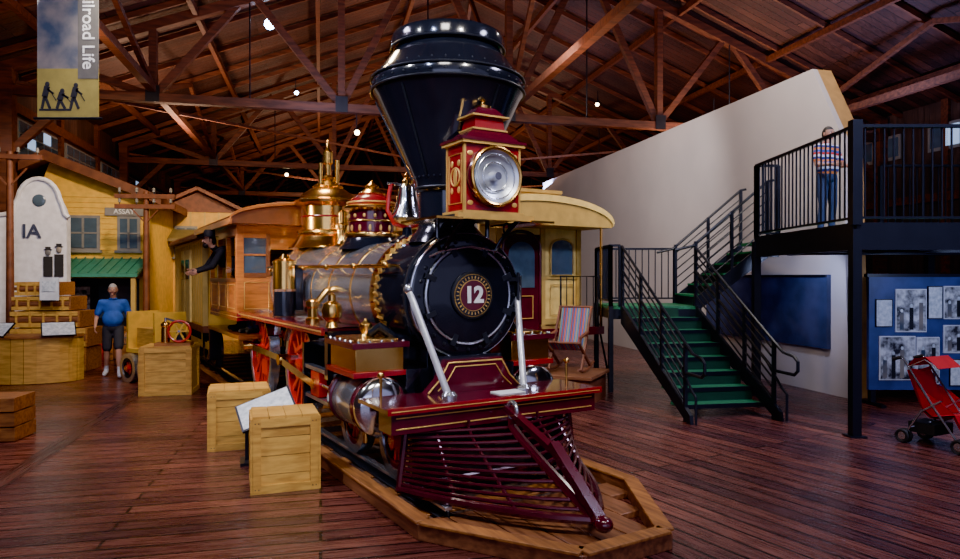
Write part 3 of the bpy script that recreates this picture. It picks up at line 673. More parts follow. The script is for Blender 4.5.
def easel(name,x0,x1,y,z0,z1,pics):
    e=empty(name,(0,0,0)); b=B(); b.b2(x0,x1,y,y+.06,z0,z1,bluep)
    for x in(x0+.08,x1-.08): b.b2(x-.04,x+.04,y+.02,y+.1,0,z1,rail_blk); b.b2(x-.04,x+.04,y-.25,y+.3,0,.04,rail_blk)
    b.b2(x0-.03,x1+.03,y-.01,y+.08,z1,z1+.05,rail_blk)
    b.done('panel_board',parent=e)
    for i,(a,c,za,zb_,mt) in enumerate(pics):
        b=B(); b.b2(a-.015,c+.015,y-.018,y-.0,za-.015,zb_+.015,paper if mt is photo else rail_blk); b.b2(a,c,y-.024,y-.018,za,zb_,mt)
        if mt is photo:
            w_=c-a; n_=max(2,int(w_/.12))
            for q in range(n_):
                xx=a+w_*(q+.5)/n_; hh=(zb_-za)*(.45+.12*((q*7)%3)); b.b2(xx-.03,xx+.03,y-.027,y-.024,za+.02,za+hh,blackc if q%2 else sepia); b.ell((xx,y-.026,za+hh+.03),(.022,.003,.028),paperb,n=8)
        b.done('photo_print_%d'%(i+1),parent=e)
Y=10.3
def px(x,y=Y): return (x-480)/680*y
def pz(yy,y=Y): return HC-(yy-277)/680*y
easel('exhibit_panel',px(869),px(1060),Y,pz(390),pz(277),[(px(896),px(925),pz(331),pz(290),photo),(px(928),px(941),pz(318),pz(287),paperb),(px(944),px(990),pz(318),pz(287),photo),
 (px(880),px(914),pz(379),pz(337),photo),(px(917),px(938),pz(360),pz(338),photo),(px(917),px(938),pz(383),pz(364),photo),(px(876),px(891),pz(326),pz(300),paperb),(px(944),px(990),pz(352),pz(326),photo),(px(950),px(1000),pz(385),pz(360),paperb)])
b=B(); b.b2(8.12,8.2,9.6,13.2,.75,1.98,slate); b.b2(8.09,8.12,9.6,13.2,1.94,1.98,rail_blk); b.done('wall_exhibit_board',rz=BR)

# ---------------------------------------------------------------- crates
def crate(loc,w,d,h,rz,mt=pine,mh=pineh,name='wooden_crate'):
    b=B(); nb=4
    b.b2(-w/2+.02,w/2-.02,-d/2+.02,d/2-.02,.01,h-.03,oldwood)
    for i in range(nb):
        z0=.0+i*(h-.02)/nb; z1=(i+1)*(h-.02)/nb-.006
        for sy in(-1,1): b.b2(-w/2+.012,w/2-.012,sy*(d/2-.022),sy*(d/2-.006),z0,z1,mh)
        for sx_ in(-1,1): b.b2(sx_*(w/2-.022),sx_*(w/2-.006),-d/2+.012,d/2-.012,z0,z1,mh)
    for i in range(4):
        x0=-w/2+i*w/4; b.b2(x0+.002,x0+w/4-.003,-d/2-.008,d/2+.008,h-.022,h,mt)
    for sx_ in(-1,1):
        for sy in(-1,1):
            b.b2(sx_*(w/2-.075),sx_*(w/2+.0),sy*(d/2-.006),sy*(d/2+.016),0,h-.022,mt); b.b2(sx_*(w/2-.006),sx_*(w/2+.016),sy*(d/2-.075),sy*(d/2+.016),0,h-.022,mt)
    for sy in(-1,1):
        for z in(.0,h-.022-.075): b.b2(-w/2+.075,w/2-.075,sy*(d/2-.006),sy*(d/2+.014),z,z+.075,mh)
    for sx_ in(-1,1):
        for z in(.0,h-.022-.075): b.b2(sx_*(w/2-.006),sx_*(w/2+.014),-d/2+.075,d/2-.075,z,z+.075,mh)
    for sx_ in(-1,1):
        for z in(.04,h-.06): 
            for dx in(0,.03): b.ell((sx_*(w/2-.055+dx*1.),-d/2-.016,z),(.006,.004,.006),blackm,n=6)
    return b.done(name,loc=loc,rz=rz,bevel=.003)
crate((-1.84,6.38,0),.58,.50,.69,math.radians(20))
crate((-2.80,7.90,0),.64,.55,.67,math.radians(20))
crate((-5.22,11.45,0),.78,.66,.80,math.radians(12))
b=B()
R=Euler((math.radians(30),math.radians(-20),math.radians(20))).to_matrix()
pc=Vector((-2.24,7.12,.56))
b.box(pc,(.58,.42,.025),rail_blk,R); b.box(pc+R@V(0,0,.015),(.54,.38,.008),paperb,R)
for s_ in(-.2,.2): q=pc+R@V(s_,.05,-.02); b.beam((q.x,q.y,0),(q.x,q.y,q.z),.03,.03,rail_blk)
b.box((-2.24,7.17,.015),(.55,.3,.03),rail_blk,(0,0,math.radians(20)))
b.done('reading_panel')
b=B()
for i in range(3): b.box((-5.98+.05*i,8.15,.09+.175*i),(.98-.1*i,.5,.16),oldwood,(0,0,.15))
b.done('stacked_wooden_planks',bevel=.004)
e=empty('brass_pump_exhibit',(-5.1,11.35,.802),math.radians(12)); b=B()
b.b2(-.28,.28,-.16,.16,0,.05,oldwood)
b.cyl((-.14,0,.05),(-.14,0,.30),.07,brass); b.ell((-.14,0,.34),(.08,.08,.06),brass)
b.ring((.1,-.12,.24),(0,1,0),.17,.022,redb); b.cyl((.1,-.15,.24),(.1,.12,.24),.02,steel)
for i in range(6): a=i*math.pi/3; b.beam((.1,-.12,.24),(.1+.17*math.cos(a),-.12,.24+.17*math.sin(a)),.025,.025,yellow)
b.b2(.04,.16,-.06,.1,.05,.22,blackm); b.beam((-.14,0,.45),(.16,-.05,.36),.03,.03,steel); b.cyl((-.14,0,.36),(-.14,0,.46),.02,steel)
b.done('pump_body',parent=e)

e=empty('exhibit_counter',(-8.48,12.75,0),math.radians(6)); b=B()
n=14
for i in range(n):
    a0=-math.pi+ i*math.pi/n
    x=.95*math.cos(a0+math.pi/n/2); y=.55*math.sin(a0+math.pi/n/2)
    b.box((x,y,.42),(.20,.03,.82),pine,(0,0,math.atan2(.55*math.cos(a0+math.pi/n/2),-.95*math.sin(a0+math.pi/n/2))))
b.prism([(1.0*math.cos(a*math.pi/16),.6*math.sin(a*math.pi/16)) for a in range(16,33)],(0,0,.83),(1,0,0),(0,1,0),(0,0,.05),oldwood)
b.prism([(.92*math.cos(a*math.pi/16),.52*math.sin(a*math.pi/16)) for a in range(16,33)],(0,0,0),(1,0,0),(0,1,0),(0,0,.83),oldwood)
for x,y,rz in((-.35,-.42,-.1),(.70,-.32,.5)):
    R=Euler((math.radians(35),0,rz)).to_matrix(); b.box((x,y,.98),(.55,.4,.02),rail_blk,R); b.box(Vector((x,y,.98))+R@V(0,0,.013),(.51,.36,.006),paperb,R); b.cyl((x,y,.87),(x,y,.97),.03,rail_blk)
b.done('counter_body',parent=e)
b=B()
for i,(x,z,w,hh) in enumerate([(-8.85,0,1.5,.5),(-8.8,.5,1.45,.4),(-8.88,.9,1.3,.35),(-8.95,1.25,1.1,.3),(-9.05,1.55,.8,.3)]):
    b.box((x,14.2,z+hh/2),(w,.7,hh-.02),oldwood,(0,0,.1)); 
    for kx in range(5): b.box((x-w/2+w*(kx+.5)/5,13.83+ (kx-2)*w/5*.1,z+hh/2),(.04,.03,hh-.02),pine,(0,0,.1))
    for kz in range(3): b.box((x,13.84,z+hh*(kz+.5)/3),(w,.02,hh/3-.03),curbw if kz%2 else pineh,(0,0,.1))
b.done('crate_stack',bevel=.003)
b=B(); b.box((-8.65,13.66,1.70),(.36,.02,.46),paper,(0,0,.1)); b.box((-8.65,13.7,1.46),(.3,.1,.03),rail_blk,(0,0,.1)); b.box((-8.65,13.64,1.75),(.26,.005,.2),paperb,(0,0,.1)); b.done('display_sign')

# ---------------------------------------------------------------- storefronts
def win(b,x,z,w,h,y):
    b.b2(x-w/2-.07,x+w/2+.07,y-.05,y,z-h/2-.07,z+h/2+.07,greyw); b.b2(x-w/2,x+w/2,y-.07,y-.05,z-h/2,z+h/2,winglass)
    b.b2(x-.025,x+.025,y-.09,y-.07,z-h/2,z+h/2,greyw); b.b2(x-w/2,x+w/2,y-.09,y-.07,z-.02,z+.02,greyw); b.b2(x-w/2-.12,x+w/2+.12,y-.12,y,z-h/2-.12,z-h/2-.06,greyw)
e=empty('yellow_house',(-9.85,17.2,0),math.radians(13)); b=B()
b.b2(-1.15,1.35,0,3.,0,4.1,yellow)
b.prism([(-1.15,4.1),(1.35,4.1),(-.9,4.9)],(0,0,0),(1,0,0),(0,0,1),(0,3,0),yellow)
for k in range(30): b.b2(-1.16,1.36,-.02,.0,.1+k*.133,.1+k*.133+.12,yellow)
b.prism([(-1.45,4.75),(-.9,5.05),(1.75,3.98),(1.75,3.76),(-.9,4.80),(-1.45,4.52)],(0,-.45,0),(1,0,0),(0,0,1),(0,3.9,0),brownroof)
for x in(-1.13,1.33): b.b2(x-.06,x+.06,-.04,.02,0,4.1,creamd)
win(b,-.15,3.05,.62,.75,0); win(b,.9,3.05,.4,.75,0)
b.b2(-.9,1.2,-.03,0,.2,1.9,M('shop_dark',(.03,.03,.035),.3)); b.b2(-.8,0,-.06,-.03,.9,1.7,photo); b.b2(.2,1.1,-.06,-.03,.9,1.7,winglass)
b.b2(-1.1,-.9,-.06,0,0,2.,creamd); b.b2(1.15,1.3,-.06,0,0,2.,creamd); b.b2(-1.15,1.3,-.06,0,1.95,2.1,creamd)
b.b2(.35,1.25,-.08,-.04,3.5,3.7,greyw)
b.done('house_body',parent=e)
text('house_sign','ASSAY',.17,paper,Matrix(((1,0,0,.8),(0,0,-1,-.09),(0,1,0,3.6),(0,0,0,1))),e,.004,.002)
b=B(); b.prism([(0,2.42),(-1.3,2.02),(-1.3,1.94),(0,2.34)],(-1.2,0,0),(0,1,0),(0,0,1),(2.6,0,0),greenroof)
for k in range(13): b.beam((-1.15+k*.21,-.02,2.44),(-1.15+k*.21,-1.28,2.045),.02,.03,greenroof)
for x in(-1.1,1.3): b.b2(x-.05,x+.05,-1.25,-1.15,0,2.0,creamd)
b.done('porch_roof',parent=e)
e=empty('depot_building',(-8.75,20.5,0),math.radians(13)); b=B()
b.b2(-.9,1.4,0,2.5,0,3.9,M('depot_tan',(.62,.34,.05),.6)); win(b,-.1,3.0,.5,.8,0); win(b,.9,3.0,.5,.8,0); win(b,.3,1.3,.8,1.2,0)
b.prism([(0,3.4),(-.8,3.05),(-.8,2.97),(0,3.32)],(-1.0,0,0),(0,1,0),(0,0,1),(2.5,0,0),M('awning_brown',(.18,.13,.04),.6))
b.prism([(-1.1,3.9),(.25,4.5),(1.6,3.9)],(0,-.02,0),(1,0,0),(0,0,1),(0,2.5,0),brownroof); b.beam((-1.3,-.1,3.85),(.25,-.1,4.6),.3,.1,brownroof); b.beam((1.8,-.1,3.85),(.25,-.1,4.6),.3,.1,brownroof)
for k in range(6): b.b2(-.8+k*.4,-.75+k*.4,-.03,0,0,3.9,creamd)
b.done('depot_body',parent=e)
e=empty('yellow_shed',(-6.2,25.5,0),math.radians(13)); b=B()
b.b2(-.9,2.2,0,2,0,3.1,yellow); b.b2(-1.1,2.4,-.4,2,3.1,3.25,brownroof)
for k in range(2): b.b2(-.7+k*.8,-.05+k*.8,-.04,0,.1,2.3,cream); b.b2(-.6+k*.8,-.15+k*.8,-.06,-.04,1.3,2.1,winglass)
win(b,1.5,1.9,.6,.8,0)
b.done('shed_body',parent=e)
e=empty('white_mission_facade',(-9.85,15.2,0),math.radians(13)); b=B()
pr=[(-.8,0),(.55,0),(.55,3.3),(.52,3.35),(.48,3.5)]+arc(.0,3.6,.4,.5,10,170,10)+[(-.48,3.5),(-.52,3.35),(-.8,3.3)]
b.prism(pr,(0,0,0),(1,0,0),(0,0,1),(0,.25,0),whitep)
b.tube([(.6,-.02,3.28),(.52,-.02,3.36),(.48,-.02,3.53)]+[(x,-.02,z) for x,z in arc(0,3.62,.42,.52,10,170,10)]+[(-.48,-.02,3.53),(-.52,-.02,3.36),(-.82,-.02,3.3)],.05,whitep)
b.ell((0,-.01,3.65),(.14,.03,.14),winglass)
for x,sc in((.18,.9),(.40,1.)):
    b.b2(x-.09,x+.09,-.03,-.0,1.95,1.95+.5*sc,blackc); b.ell((x,-.02,1.95+.6*sc),(.06,.02,.075),sepia,n=10); b.b2(x-.08,x+.08,-.035,-.0,1.95+.66*sc,1.95+.68*sc,blackc); b.b2(x-.05,x+.05,-.035,-.0,1.95+.68*sc,1.95+.74*sc,blackc)
b.done('facade_wall',parent=e)
text('facade_letters','IA',.42,M('letter_blue',(.04,.05,.10),.5),Matrix(((1,0,0,-.15),(0,0,-1,-.03),(0,1,0,2.95),(0,0,0,1))),e,.01,.006)
def barrel(loc,h=.8,r=.26):
    b=B(); b.lathe((0,0,0),(0,0,1),[(r*.85,0),(r*.97,h*.25),(r,h*.5),(r*.97,h*.75),(r*.85,h),(r*.8,h-.03)],oldwood,24)
    for z in(.08,.27,.73,.92): b.ring((0,0,h*z),(0,0,1),r*(.88 if z in(.08,.92) else .975),.012,blackm,24,6)
    b.done('wooden_barrel',loc=loc)
barrel((-8.3,15.5,0)); barrel((-7.65,14.7,0),.7)
b=B(); b.b2(-.4,.4,-.25,.25,0,.4,redb); b.prism(arc(0,.4,.25,.15,0,180,10),(-.4,0,0),(0,1,0),(0,0,1),(.8,0,0),oldwood)
for x in(-.25,.25): b.b2(x-.03,x+.03,-.26,.26,0,.42,brass)
b.done('travel_trunk',loc=(-9.1,16.1,0),rz=.3)
e=empty('baggage_cart',(-6.0,12.6,0),math.radians(-35)); b=B()
b.b2(-.5,.5,-.3,.3,.55,.62,yellow); 
for x in(-.45,.45): b.b2(x-.03,x+.03,-.3,.3,.62,1.3,yellow); b.b2(x-.02,x+.02,-.3,.3,.9,.95,redb)
for x in(-.3,.3):
    for y in(-.32,.32): wheel(b,x,y,.27,.27,8,1,blackm,redb)
b.b2(-.3,.3,-.2,.2,.62,1.0,pine)
b.done('cart_body',parent=e)
def pole(loc,h,w,rz,two=True):
    b=B(); b.cyl((0,0,0),(0,0,h),.085,brownroof,.06,12)
    for z in((h-.12,h-.36) if two else (h-.12,)):
        b.b2(-w/2,w/2,-.10,-.02,z-.05,z+.05,brownroof)
        for k in range(4):
            x=-w/2+.1+k*(w-.2)/3; b.cyl((x,-.06,z+.05),(x,-.06,z+.12),.012,blackm,n=6); b.lathe((x,-.06,z+.1),(0,0,1),[(.035,0),(.03,.05),(.035,.06),(.02,.1)],greyw,10)
    b.beam((-.35,-.06,h-.36),(0,-.03,h-.75),.03,.03,brownroof); b.beam((.35,-.06,h-.36),(0,-.03,h-.75),.03,.03,brownroof)
    b.done('telegraph_pole',loc=loc,rz=rz)
pole((-7.85,16.0,0),3.95,1.35,.1); pole((-9.95,14.4,0),4.6,1.3,.2,False)
e=empty('hanging_banner',(-6.05,10.0,0)); b=B()
zb0=4.27; 
b.b2(-.45,.45,-.006,.006,5.0,7.0,sepia); b.b2(-.45,.45,-.0065,.0065,zb0,5.0,olive); b.b2(.15,.45,-.012,-.006,4.85,7.0,bannerg); b.cyl((-.5,0,zb0),(.5,0,zb0),.02,rail_blk,n=10); b.cyl((-.5,0,7.0),(.5,0,7.0),.02,rail_blk,n=10)
b.tube([(-.45,0,7),(-.45,0,8.3)],.006,blackm,5); b.tube([(.45,0,7),(.45,0,8.3)],.006,blackm,5)
b.b2(-.42,.05,-.013,-.007,4.38,4.41,blackc)
for x,sc in((-.30,1.),(-.08,.72),(.12,.95)):
    b.ell((x,-.012,4.41+.36*sc),(.035,.006,.04),blackc,n=10)
    b.beam((x,-.012,4.41+.33*sc),(x-.04,-.012,4.41+.17*sc),.008,.085,blackc); b.beam((x-.04,-.012,4.41+.18*sc),(x-.08,-.012,4.41),.008,.04,blackc); b.beam((x-.03,-.012,4.41+.18*sc),(x+.04,-.012,4.41),.008,.04,blackc)
    b.beam((x,-.012,4.41+.29*sc),(x+.09,-.012,4.41+.22*sc),.008,.03,blackc); b.beam((x+.02,-.012,4.41+.30*sc),(x+.13,-.012,4.41+.12*sc),.008,.012,blackc)
b.done('banner_cloth',parent=e)
text('banner_text','Railroad Life',.25,M('banner_letter',(.9,.88,.80),.6),(Matrix.Translation((.30,-.016,5.62))@Matrix.Rotation(math.pi/2,4,'Y')@Matrix.Rotation(math.pi/2,4,'X')),e,.002,.003)
e=empty('sling_rocking_chair',(1.42,10.75,.455),math.radians(-25)); b=B()
for sx_ in(-.26,.26):
    b.tube([(sx_,-.42,.08),(sx_,-.2,.03),(sx_,.1,.03),(sx_,.45,.11)],.02,brownroof); b.beam((sx_,-.25,.04),(sx_,.32,1.0),.03,.04,brownroof); b.beam((sx_,.28,.05),(sx_,-.38,.48),.03,.04,brownroof); b.beam((sx_,-.3,.55),(sx_,.12,.62),.05,.03,brownroof)
    b.beam((sx_,-.28,.4),(sx_,-.28,.55),.03,.03,brownroof)
for p in((-.38,.48),(.32,1.0)): b.cyl((-.28,p[0],p[1]),(.28,p[0],p[1]),.02,brownroof,n=10)
sl=[(-.38,.47),(-.2,.36),(0,.34),(.12,.5),(.22,.75),(.31,.99)]
vs=[(x,y,z) for y,z in sl for x in(-.23,.23)]; b.add(vs,[(2*i,2*i+1,2*i+3,2*i+2) for i in range(5)],carpet)
b.add([(x,y+.01,z-.01) for x,y,z in vs],[(2*i,2*i+1,2*i+3,2*i+2) for i in range(5)],carpet)
b.done('chair_frame',parent=e)
b=B(); b.b2(-.45,.45,-.5,.5,0,.40,brownroof); b.b2(-.5,.5,-.55,.55,.40,.45,curbw); b.done('display_plinth',loc=(1.42,10.75,0),rz=math.radians(-25),bevel=.004)
e=empty('umbrella_stroller',(5.28,7.78,0),math.radians(25)); b=B()
for sx_ in(-.2,.2):
    b.tube([(sx_,-.32,.09),(sx_,-.05,.45),(sx_,.22,.85),(sx_,.30,.98),(sx_,.36,1.0),(sx_,.44,.96)],.013,steel); b.tube([(sx_,.30,.09),(sx_,.1,.4),(sx_,-.12,.55)],.013,steel)
    b.tube([(sx_,.33,1.0),(sx_,.44,.96)],.02,rubber)
    for y in(-.32,.30):
        for dx in(-.035,.035): b.ring((sx_+dx,y,.085),(1,0,0),.065,.018,rubber,20); b.cyl((sx_+dx-.01,y,.085),(sx_+dx+.01,y,.085),.045,steel,n=12)
        b.cyl((sx_-.05,y,.085),(sx_+.05,y,.085),.01,steel,n=8)
b.tube([(-.2,.22,.2),(.2,-.0,.3)],.01,steel); b.tube([(.2,.22,.2),(-.2,-.0,.3)],.01,steel)
sl=[(-.34,.28),(-.26,.42),(-.02,.36),(.06,.42),(.16,.65),(.25,.88)]
vs=[(x,y,z-(.03 if x==0 else 0)) for y,z in sl for x in(-.2,0,.2)]
b.add(vs,[(3*i+j,3*i+j+1,3*i+j+4,3*i+j+3) for i in range(5) for j in(0,1)],redfab)
b.add([(x,y+.02,z-.02) for x,y,z in vs],[(3*i+j,3*i+j+1,3*i+j+4,3*i+j+3) for i in range(5) for j in(0,1)],redfab)
for sx_ in(-.2,.2): b.add([(sx_,-.26,.43),(sx_,-.02,.37),(sx_,.08,.44),(sx_,.17,.68),(sx_,.02,.62)],[(0,1,2,3,4)],redfab)
b.tube([(-.2,.24,.9),(-.22,.05,1.0),(-.2,-.1,.9)],.008,steel); b.tube([(.2,.24,.9),(.22,.05,1.0),(.2,-.1,.9)],.008,steel)
can=[(.26,.90),(.18,1.0),(.05,1.03),(-.1,.91)]
b.add([(x,y,z) for y,z in can for x in(-.21,.21)],[(2*i,2*i+1,2*i+3,2*i+2) for i in range(3)],redfab)
b.box((0,.12,.2),(.34,.3,.12),rubber); b.box((-.0,-.36,.12),(.32,.1,.02),rubber)
b.done('stroller_body',parent=e)
def lamp(loc,aim,mt,k=1.):
    b=B(); loc=Vector(loc); a=(Vector(aim)-loc).normalized()
    b.lathe((0,0,0),a,[(.05*k,-.12),(.09*k,-.08),(.1*k,.1),(.12*k,.14)],rail_blk,18,True); b.lathe(a*.145,a,[(.1*k,0),(.1*k,.004)],mt,18)
    b.cyl((0,0,0),(0,0,.45),.015,rail_blk,n=8); b.done('track_spotlight',loc=loc)
lamp((-5.75,18.6,8.85),(0,2,2),bluel,1.4)
for xx,yy,zz,mt in((-3.3,18.2,5.85,warml),(6.7,19.5,6.6,bluel),(-8,28,6.2,warml),(12,22,6.3,bluel),(-6.5,24,8.5,bluel),(4.5,26,8.6,warml)):
    lamp((xx,yy,zz),(xx*.3,yy-8,1),mt,.7)

# ---------------------------------------------------------------- people
def human(name,loc,rz,J,cfg,sc=1.):
    J={k:Vector(v) for k,v in J.items()}
    segs=[];ells=[]
    SK,SH,PT,SHOE,SOCK=cfg['skin'],cfg['shirt'],cfg['pants'],cfg['shoe'],cfg['sock']
    def seg(a,b_,ra,rb,mt): segs.append((Vector(a),Vector(b_),ra,rb,mt))
    up=lambda a,b_,f: a+(b_-a)*f
    short_sleeve=cfg.get('short_sleeve',True); shorts=cfg.get('shorts',False)
    for s in('L','R'):
        S_,E_,W_=J['sh'+s],J['el'+s],J['wr'+s]
        seg(S_,E_,.05,.042,SK if short_sleeve else SH); seg(E_,W_,.041 if short_sleeve else .048,.027 if short_sleeve else .036,SK if short_sleeve else SH)
        if short_sleeve: seg(S_,up(S_,E_,.72),.068,.066,SH)
        else: seg(S_,E_,.065,.055,SH)
        H_,K_,A_,T_=J['hp'+s],J['kn'+s],J['an'+s],J['to'+s]
        if shorts:
            seg(H_,up(H_,K_,.88),.10,.088,PT); seg(H_,K_,.075,.055,SK); seg(K_,up(K_,A_,.35),.056,.060,SK); seg(up(K_,A_,.35),up(K_,A_,.8),.060,.04,SK); seg(up(K_,A_,.78),A_,.043,.042,SOCK)
        else: seg(H_,K_,.098,.068,PT); seg(K_,A_,.066,.052,PT)
        hl=A_+V(0,.035,-.035); seg(hl,T_,.045,.042,SHOE); seg(A_,up(hl,T_,.5),.045,.045,SHOE)
    seg(J['shL'],J['shR'],.072,.072,SH); seg(J['chest'],J['neck'],.07,.056,SH); seg(J['neck'],J['head']+V(0,.01,-.05),.052,.052,SK)
    fat=cfg.get('fat',1.)
    ells+= [(J['chest'],V(.175,.115,.19),SH),(J['belly'],V(.165*fat,.125*fat,.17),SH),(J['pelvis'],V(.165*fat**.5,.12*fat**.5,.12),PT)]
    t=B()
    for a,c,ra,rb,mt in segs:
        t.ell(a,(ra,)*3,skin,n=14); t.ell(c,(rb,)*3,skin,n=14)
        if (c-a).length>.005: t.lathe(a,c-a,[(ra,0),(rb,(c-a).length)],skin,14)
    for c,r,mt in ells: t.ell(c,r,skin,n=20)
    o=t.done('tmp'); 
    md=o.modifiers.new('r','REMESH'); md.mode='VOXEL'; md.voxel_size=.014
    ms=o.modifiers.new('s','SMOOTH'); ms.iterations=4; ms.factor=.5
    dg=bpy.context.evaluated_depsgraph_get(); ev=o.evaluated_get(dg); me=D.meshes.new_from_object(ev)
    b=B(); verts=[v.co.copy() for v in me.vertices]
    groups={}
    for p in me.polygons:
        c=p.center; best=1e9;bm_=SH
        for a,q,ra,rb,mt in segs:
            d=q-a; f=max(0,min(1,(c-a).dot(d)/max(d.length_squared,1e-6))); dist=(c-(a+d*f)).length-(ra+(rb-ra)*f)
            if dist<best: best=dist;bm_=mt
        for cc,r,mt in ells:
            v=c-cc; dist=(V(v.x/r.x,v.y/r.y,v.z/r.z).length-1)*min(r)
            if dist<best: best=dist;bm_=mt
        groups.setdefault(bm_.name,(bm_,[]))[1].append(tuple(p.vertices))
    b.v=[tuple(v) for v in verts]
    for mt,fs in groups.values():
        k=b.mi(mt)
        for f in fs: b.f.append(f); b.m.append(k)
    D.objects.remove(o); 
    hc=J['head']; HR=Euler(cfg.get('headrot',(0,0,0))).to_matrix()
    def hf(p):
        x,y,z=p.x*.077,p.y*.096,p.z*.118
        if p.z<0: x*=1+.28*p.z; y*= (1+.12*p.z)
        if p.y<0 and abs(p.z)<.3: y-=.002
        return V(x,y,z)
    b.ell(hc,(1,1,1),SK,HR,n=28,fn=hf)
    def he(c,r,mt,n=10): b.ell(hc+HR@Vector(c),r,mt,HR,n)
    he((0,-.100,-.012),(.013,.020,.024),SK); he((0,-.104,-.025),(.017,.015,.012),SK)
    for s in(-1,1):
        he((s*.031,-.084,.006),(.015,.010,.009),eyew); he((s*.031,-.092,.006),(.007,.005,.007),eyed); he((s*.031,-.089,.024),(.020,.008,.005),cfg['hair'])
        he((s*.079,.008,-.005),(.011,.020,.030),SK); he((s*.04,-.075,-.03),(.022,.018,.02),SK)
    he((0,-.086,-.055),(.024,.010,.0065),lip); he((0,-.078,-.09),(.025,.02,.02),SK)
    hh=B(); hh.ell((0,0,0),(1,1,1),SK,None,n=28,fn=lambda p:V(p.x*.084,p.y*.103+.004,p.z*.127))
    keep=[]
    for f in hh.f:
        c=sum((Vector(hh.v[i]) for i in f),Vector())/4
        if c.z>.055+.25*max(0,-c.y-.04) or (c.y>-.01 and c.z>-.015) or (c.y>.035 and c.z>-.07): keep.append(f)
    if cfg.get('beard'): he((0,-.06,-.085),(.055,.045,.05),cfg['hair']); he((0,-.095,-.043),(.032,.012,.008),cfg['hair'])
    b.add([hc+HR@Vector(v) for v in hh.v],keep,cfg['hair'])
    if cfg.get('hat'):
        u=HR@V(0,0,1); b.lathe(hc+u*.055,u,[(.15,0),(.15,.008),(.092,.012),(.088,.10),(.07,.12),(0,.125)],cfg['hat'],24)
    b.ring(J['neck']+V(0,.0,.0),V(0,-.2,1),.062,.014,SH,20,6)
    for s,sg in(('L',1),('R',-1)):
        W_=J['wr'+s]; d=(W_-J['el'+s]).normalized(); 
        nrm=V(-sg,0,0); nrm=(nrm-d*nrm.dot(d)).normalized(); ac=d.cross(nrm)
        if ac.y>0: ac=-ac
        R=Matrix((ac,nrm,d)).transposed()
        b.ell(W_+d*.045,(.040,.016,.054),SK,R,12); b.ell(W_,(.029,.024,.03),SK,R,10)
        for i,(ln,o_) in enumerate(((.070,.028),(.078,.010),(.072,-.009),(.056,-.027))):
            p0=W_+d*.085+ac*o_; p1=p0+d*ln*.42+nrm*.006; p2=p1+d*ln*.30+nrm*.018; p3=p2+d*ln*.18+nrm*.024
            b.tube([p0-d*.02,p0,p1,p2,p3],.0092,SK,8,r1=.0065); b.ell(p3,(.0065,)*3,SK,n=8)
        q=W_+d*.03+ac*.032; b.tube([q,q+ac*.024+d*.02,q+ac*.034+d*.045+nrm*.008,q+ac*.034+d*.066+nrm*.014],.011,SK,8,r1=.008); b.ell(q+ac*.034+d*.066+nrm*.014,(.008,)*3,SK,n=8)
    ob=b.done(name,loc=loc,rz=rz,ang=70); ob.scale=(sc,)*3
    return ob
base=dict(pelvis=(0,0,.97),belly=(0,-.02,1.12),chest=(0,0,1.32),neck=(0,.0,1.52),head=(0,-.025,1.68),
 shL=(.185,0,1.44),shR=(-.185,0,1.44),elL=(.26,.03,1.16),elR=(-.26,.03,1.16),wrL=(.27,-.08,.93),wrR=(-.27,-.08,.93),
 hpL=(.095,0,.94),hpR=(-.095,0,.94),knL=(.11,-.02,.52),knR=(-.11,-.02,.52),anL=(.12,.02,.09),anR=(-.12,.02,.09),toL=(.14,-.15,.045),toR=(-.14,-.15,.045))
J=dict(base); J.update(knL=(.11,-.14,.55),anL=(.13,-.20,.10),toL=(.15,-.37,.055),knR=(-.11,.02,.52),anR=(-.14,.20,.12),toR=(-.16,.05,.045),
 elL=(.285,.06,1.17),wrL=(.29,-.10,.96),elR=(-.29,.04,1.17),wrR=(-.29,-.14,.98),belly=(0,-.05,1.13),shL=(.195,.01,1.44),shR=(-.195,.01,1.44),head=(0,-.04,1.69))
human('man_in_blue_polo',(-7.15,13.25,0),math.radians(22),J,dict(skin=skin,shirt=shirtb,pants=shortm,shoe=white,sock=white,shorts=True,hair=hairg,fat=1.15),1.0)
# engineer leaning sideways out of the cab window
J=dict(base); J.update(belly=(0,-.12,1.10),chest=(0,-.28,1.25),neck=(0,-.42,1.39),head=(0,-.50,1.52),shL=(.185,-.34,1.33),shR=(-.185,-.34,1.33),elL=(.25,-.50,1.08),wrL=(.19,-.70,1.0),elR=(-.26,-.50,1.08),wrR=(-.20,-.72,1.0))
human('engineer_mannequin',lw(-5.98,-.86,1.06),LA,J,dict(skin=skin,shirt=blackc,pants=blackc,shoe=blackc,sock=blackc,short_sleeve=False,hair=hairb,hat=blackc,beard=True),.97)
J=dict(base); J.update(wrR=(-.24,-.25,1.12),elR=(-.27,-.03,1.16))
human('fireman_mannequin',lw(-5.25,-.84,1.06),LA+math.radians(15),J,dict(skin=skin,shirt=blackc,pants=denim,shoe=blackc,sock=blackc,short_sleeve=False,hair=hairb,beard=True),.88)
J=dict(base); J.update(wrR=(-.2,-.32,1.12),elR=(-.27,-.05,1.15),wrL=(.22,-.30,1.12),elL=(.27,-.04,1.16))
human('visitor_in_striped_shirt',(5.20,10.2,ZD),math.radians(20),J,dict(skin=skin,shirt=plaid,pants=denim,shoe=white,sock=white,hair=hairb,short_sleeve=True,fat=1.2),.90)

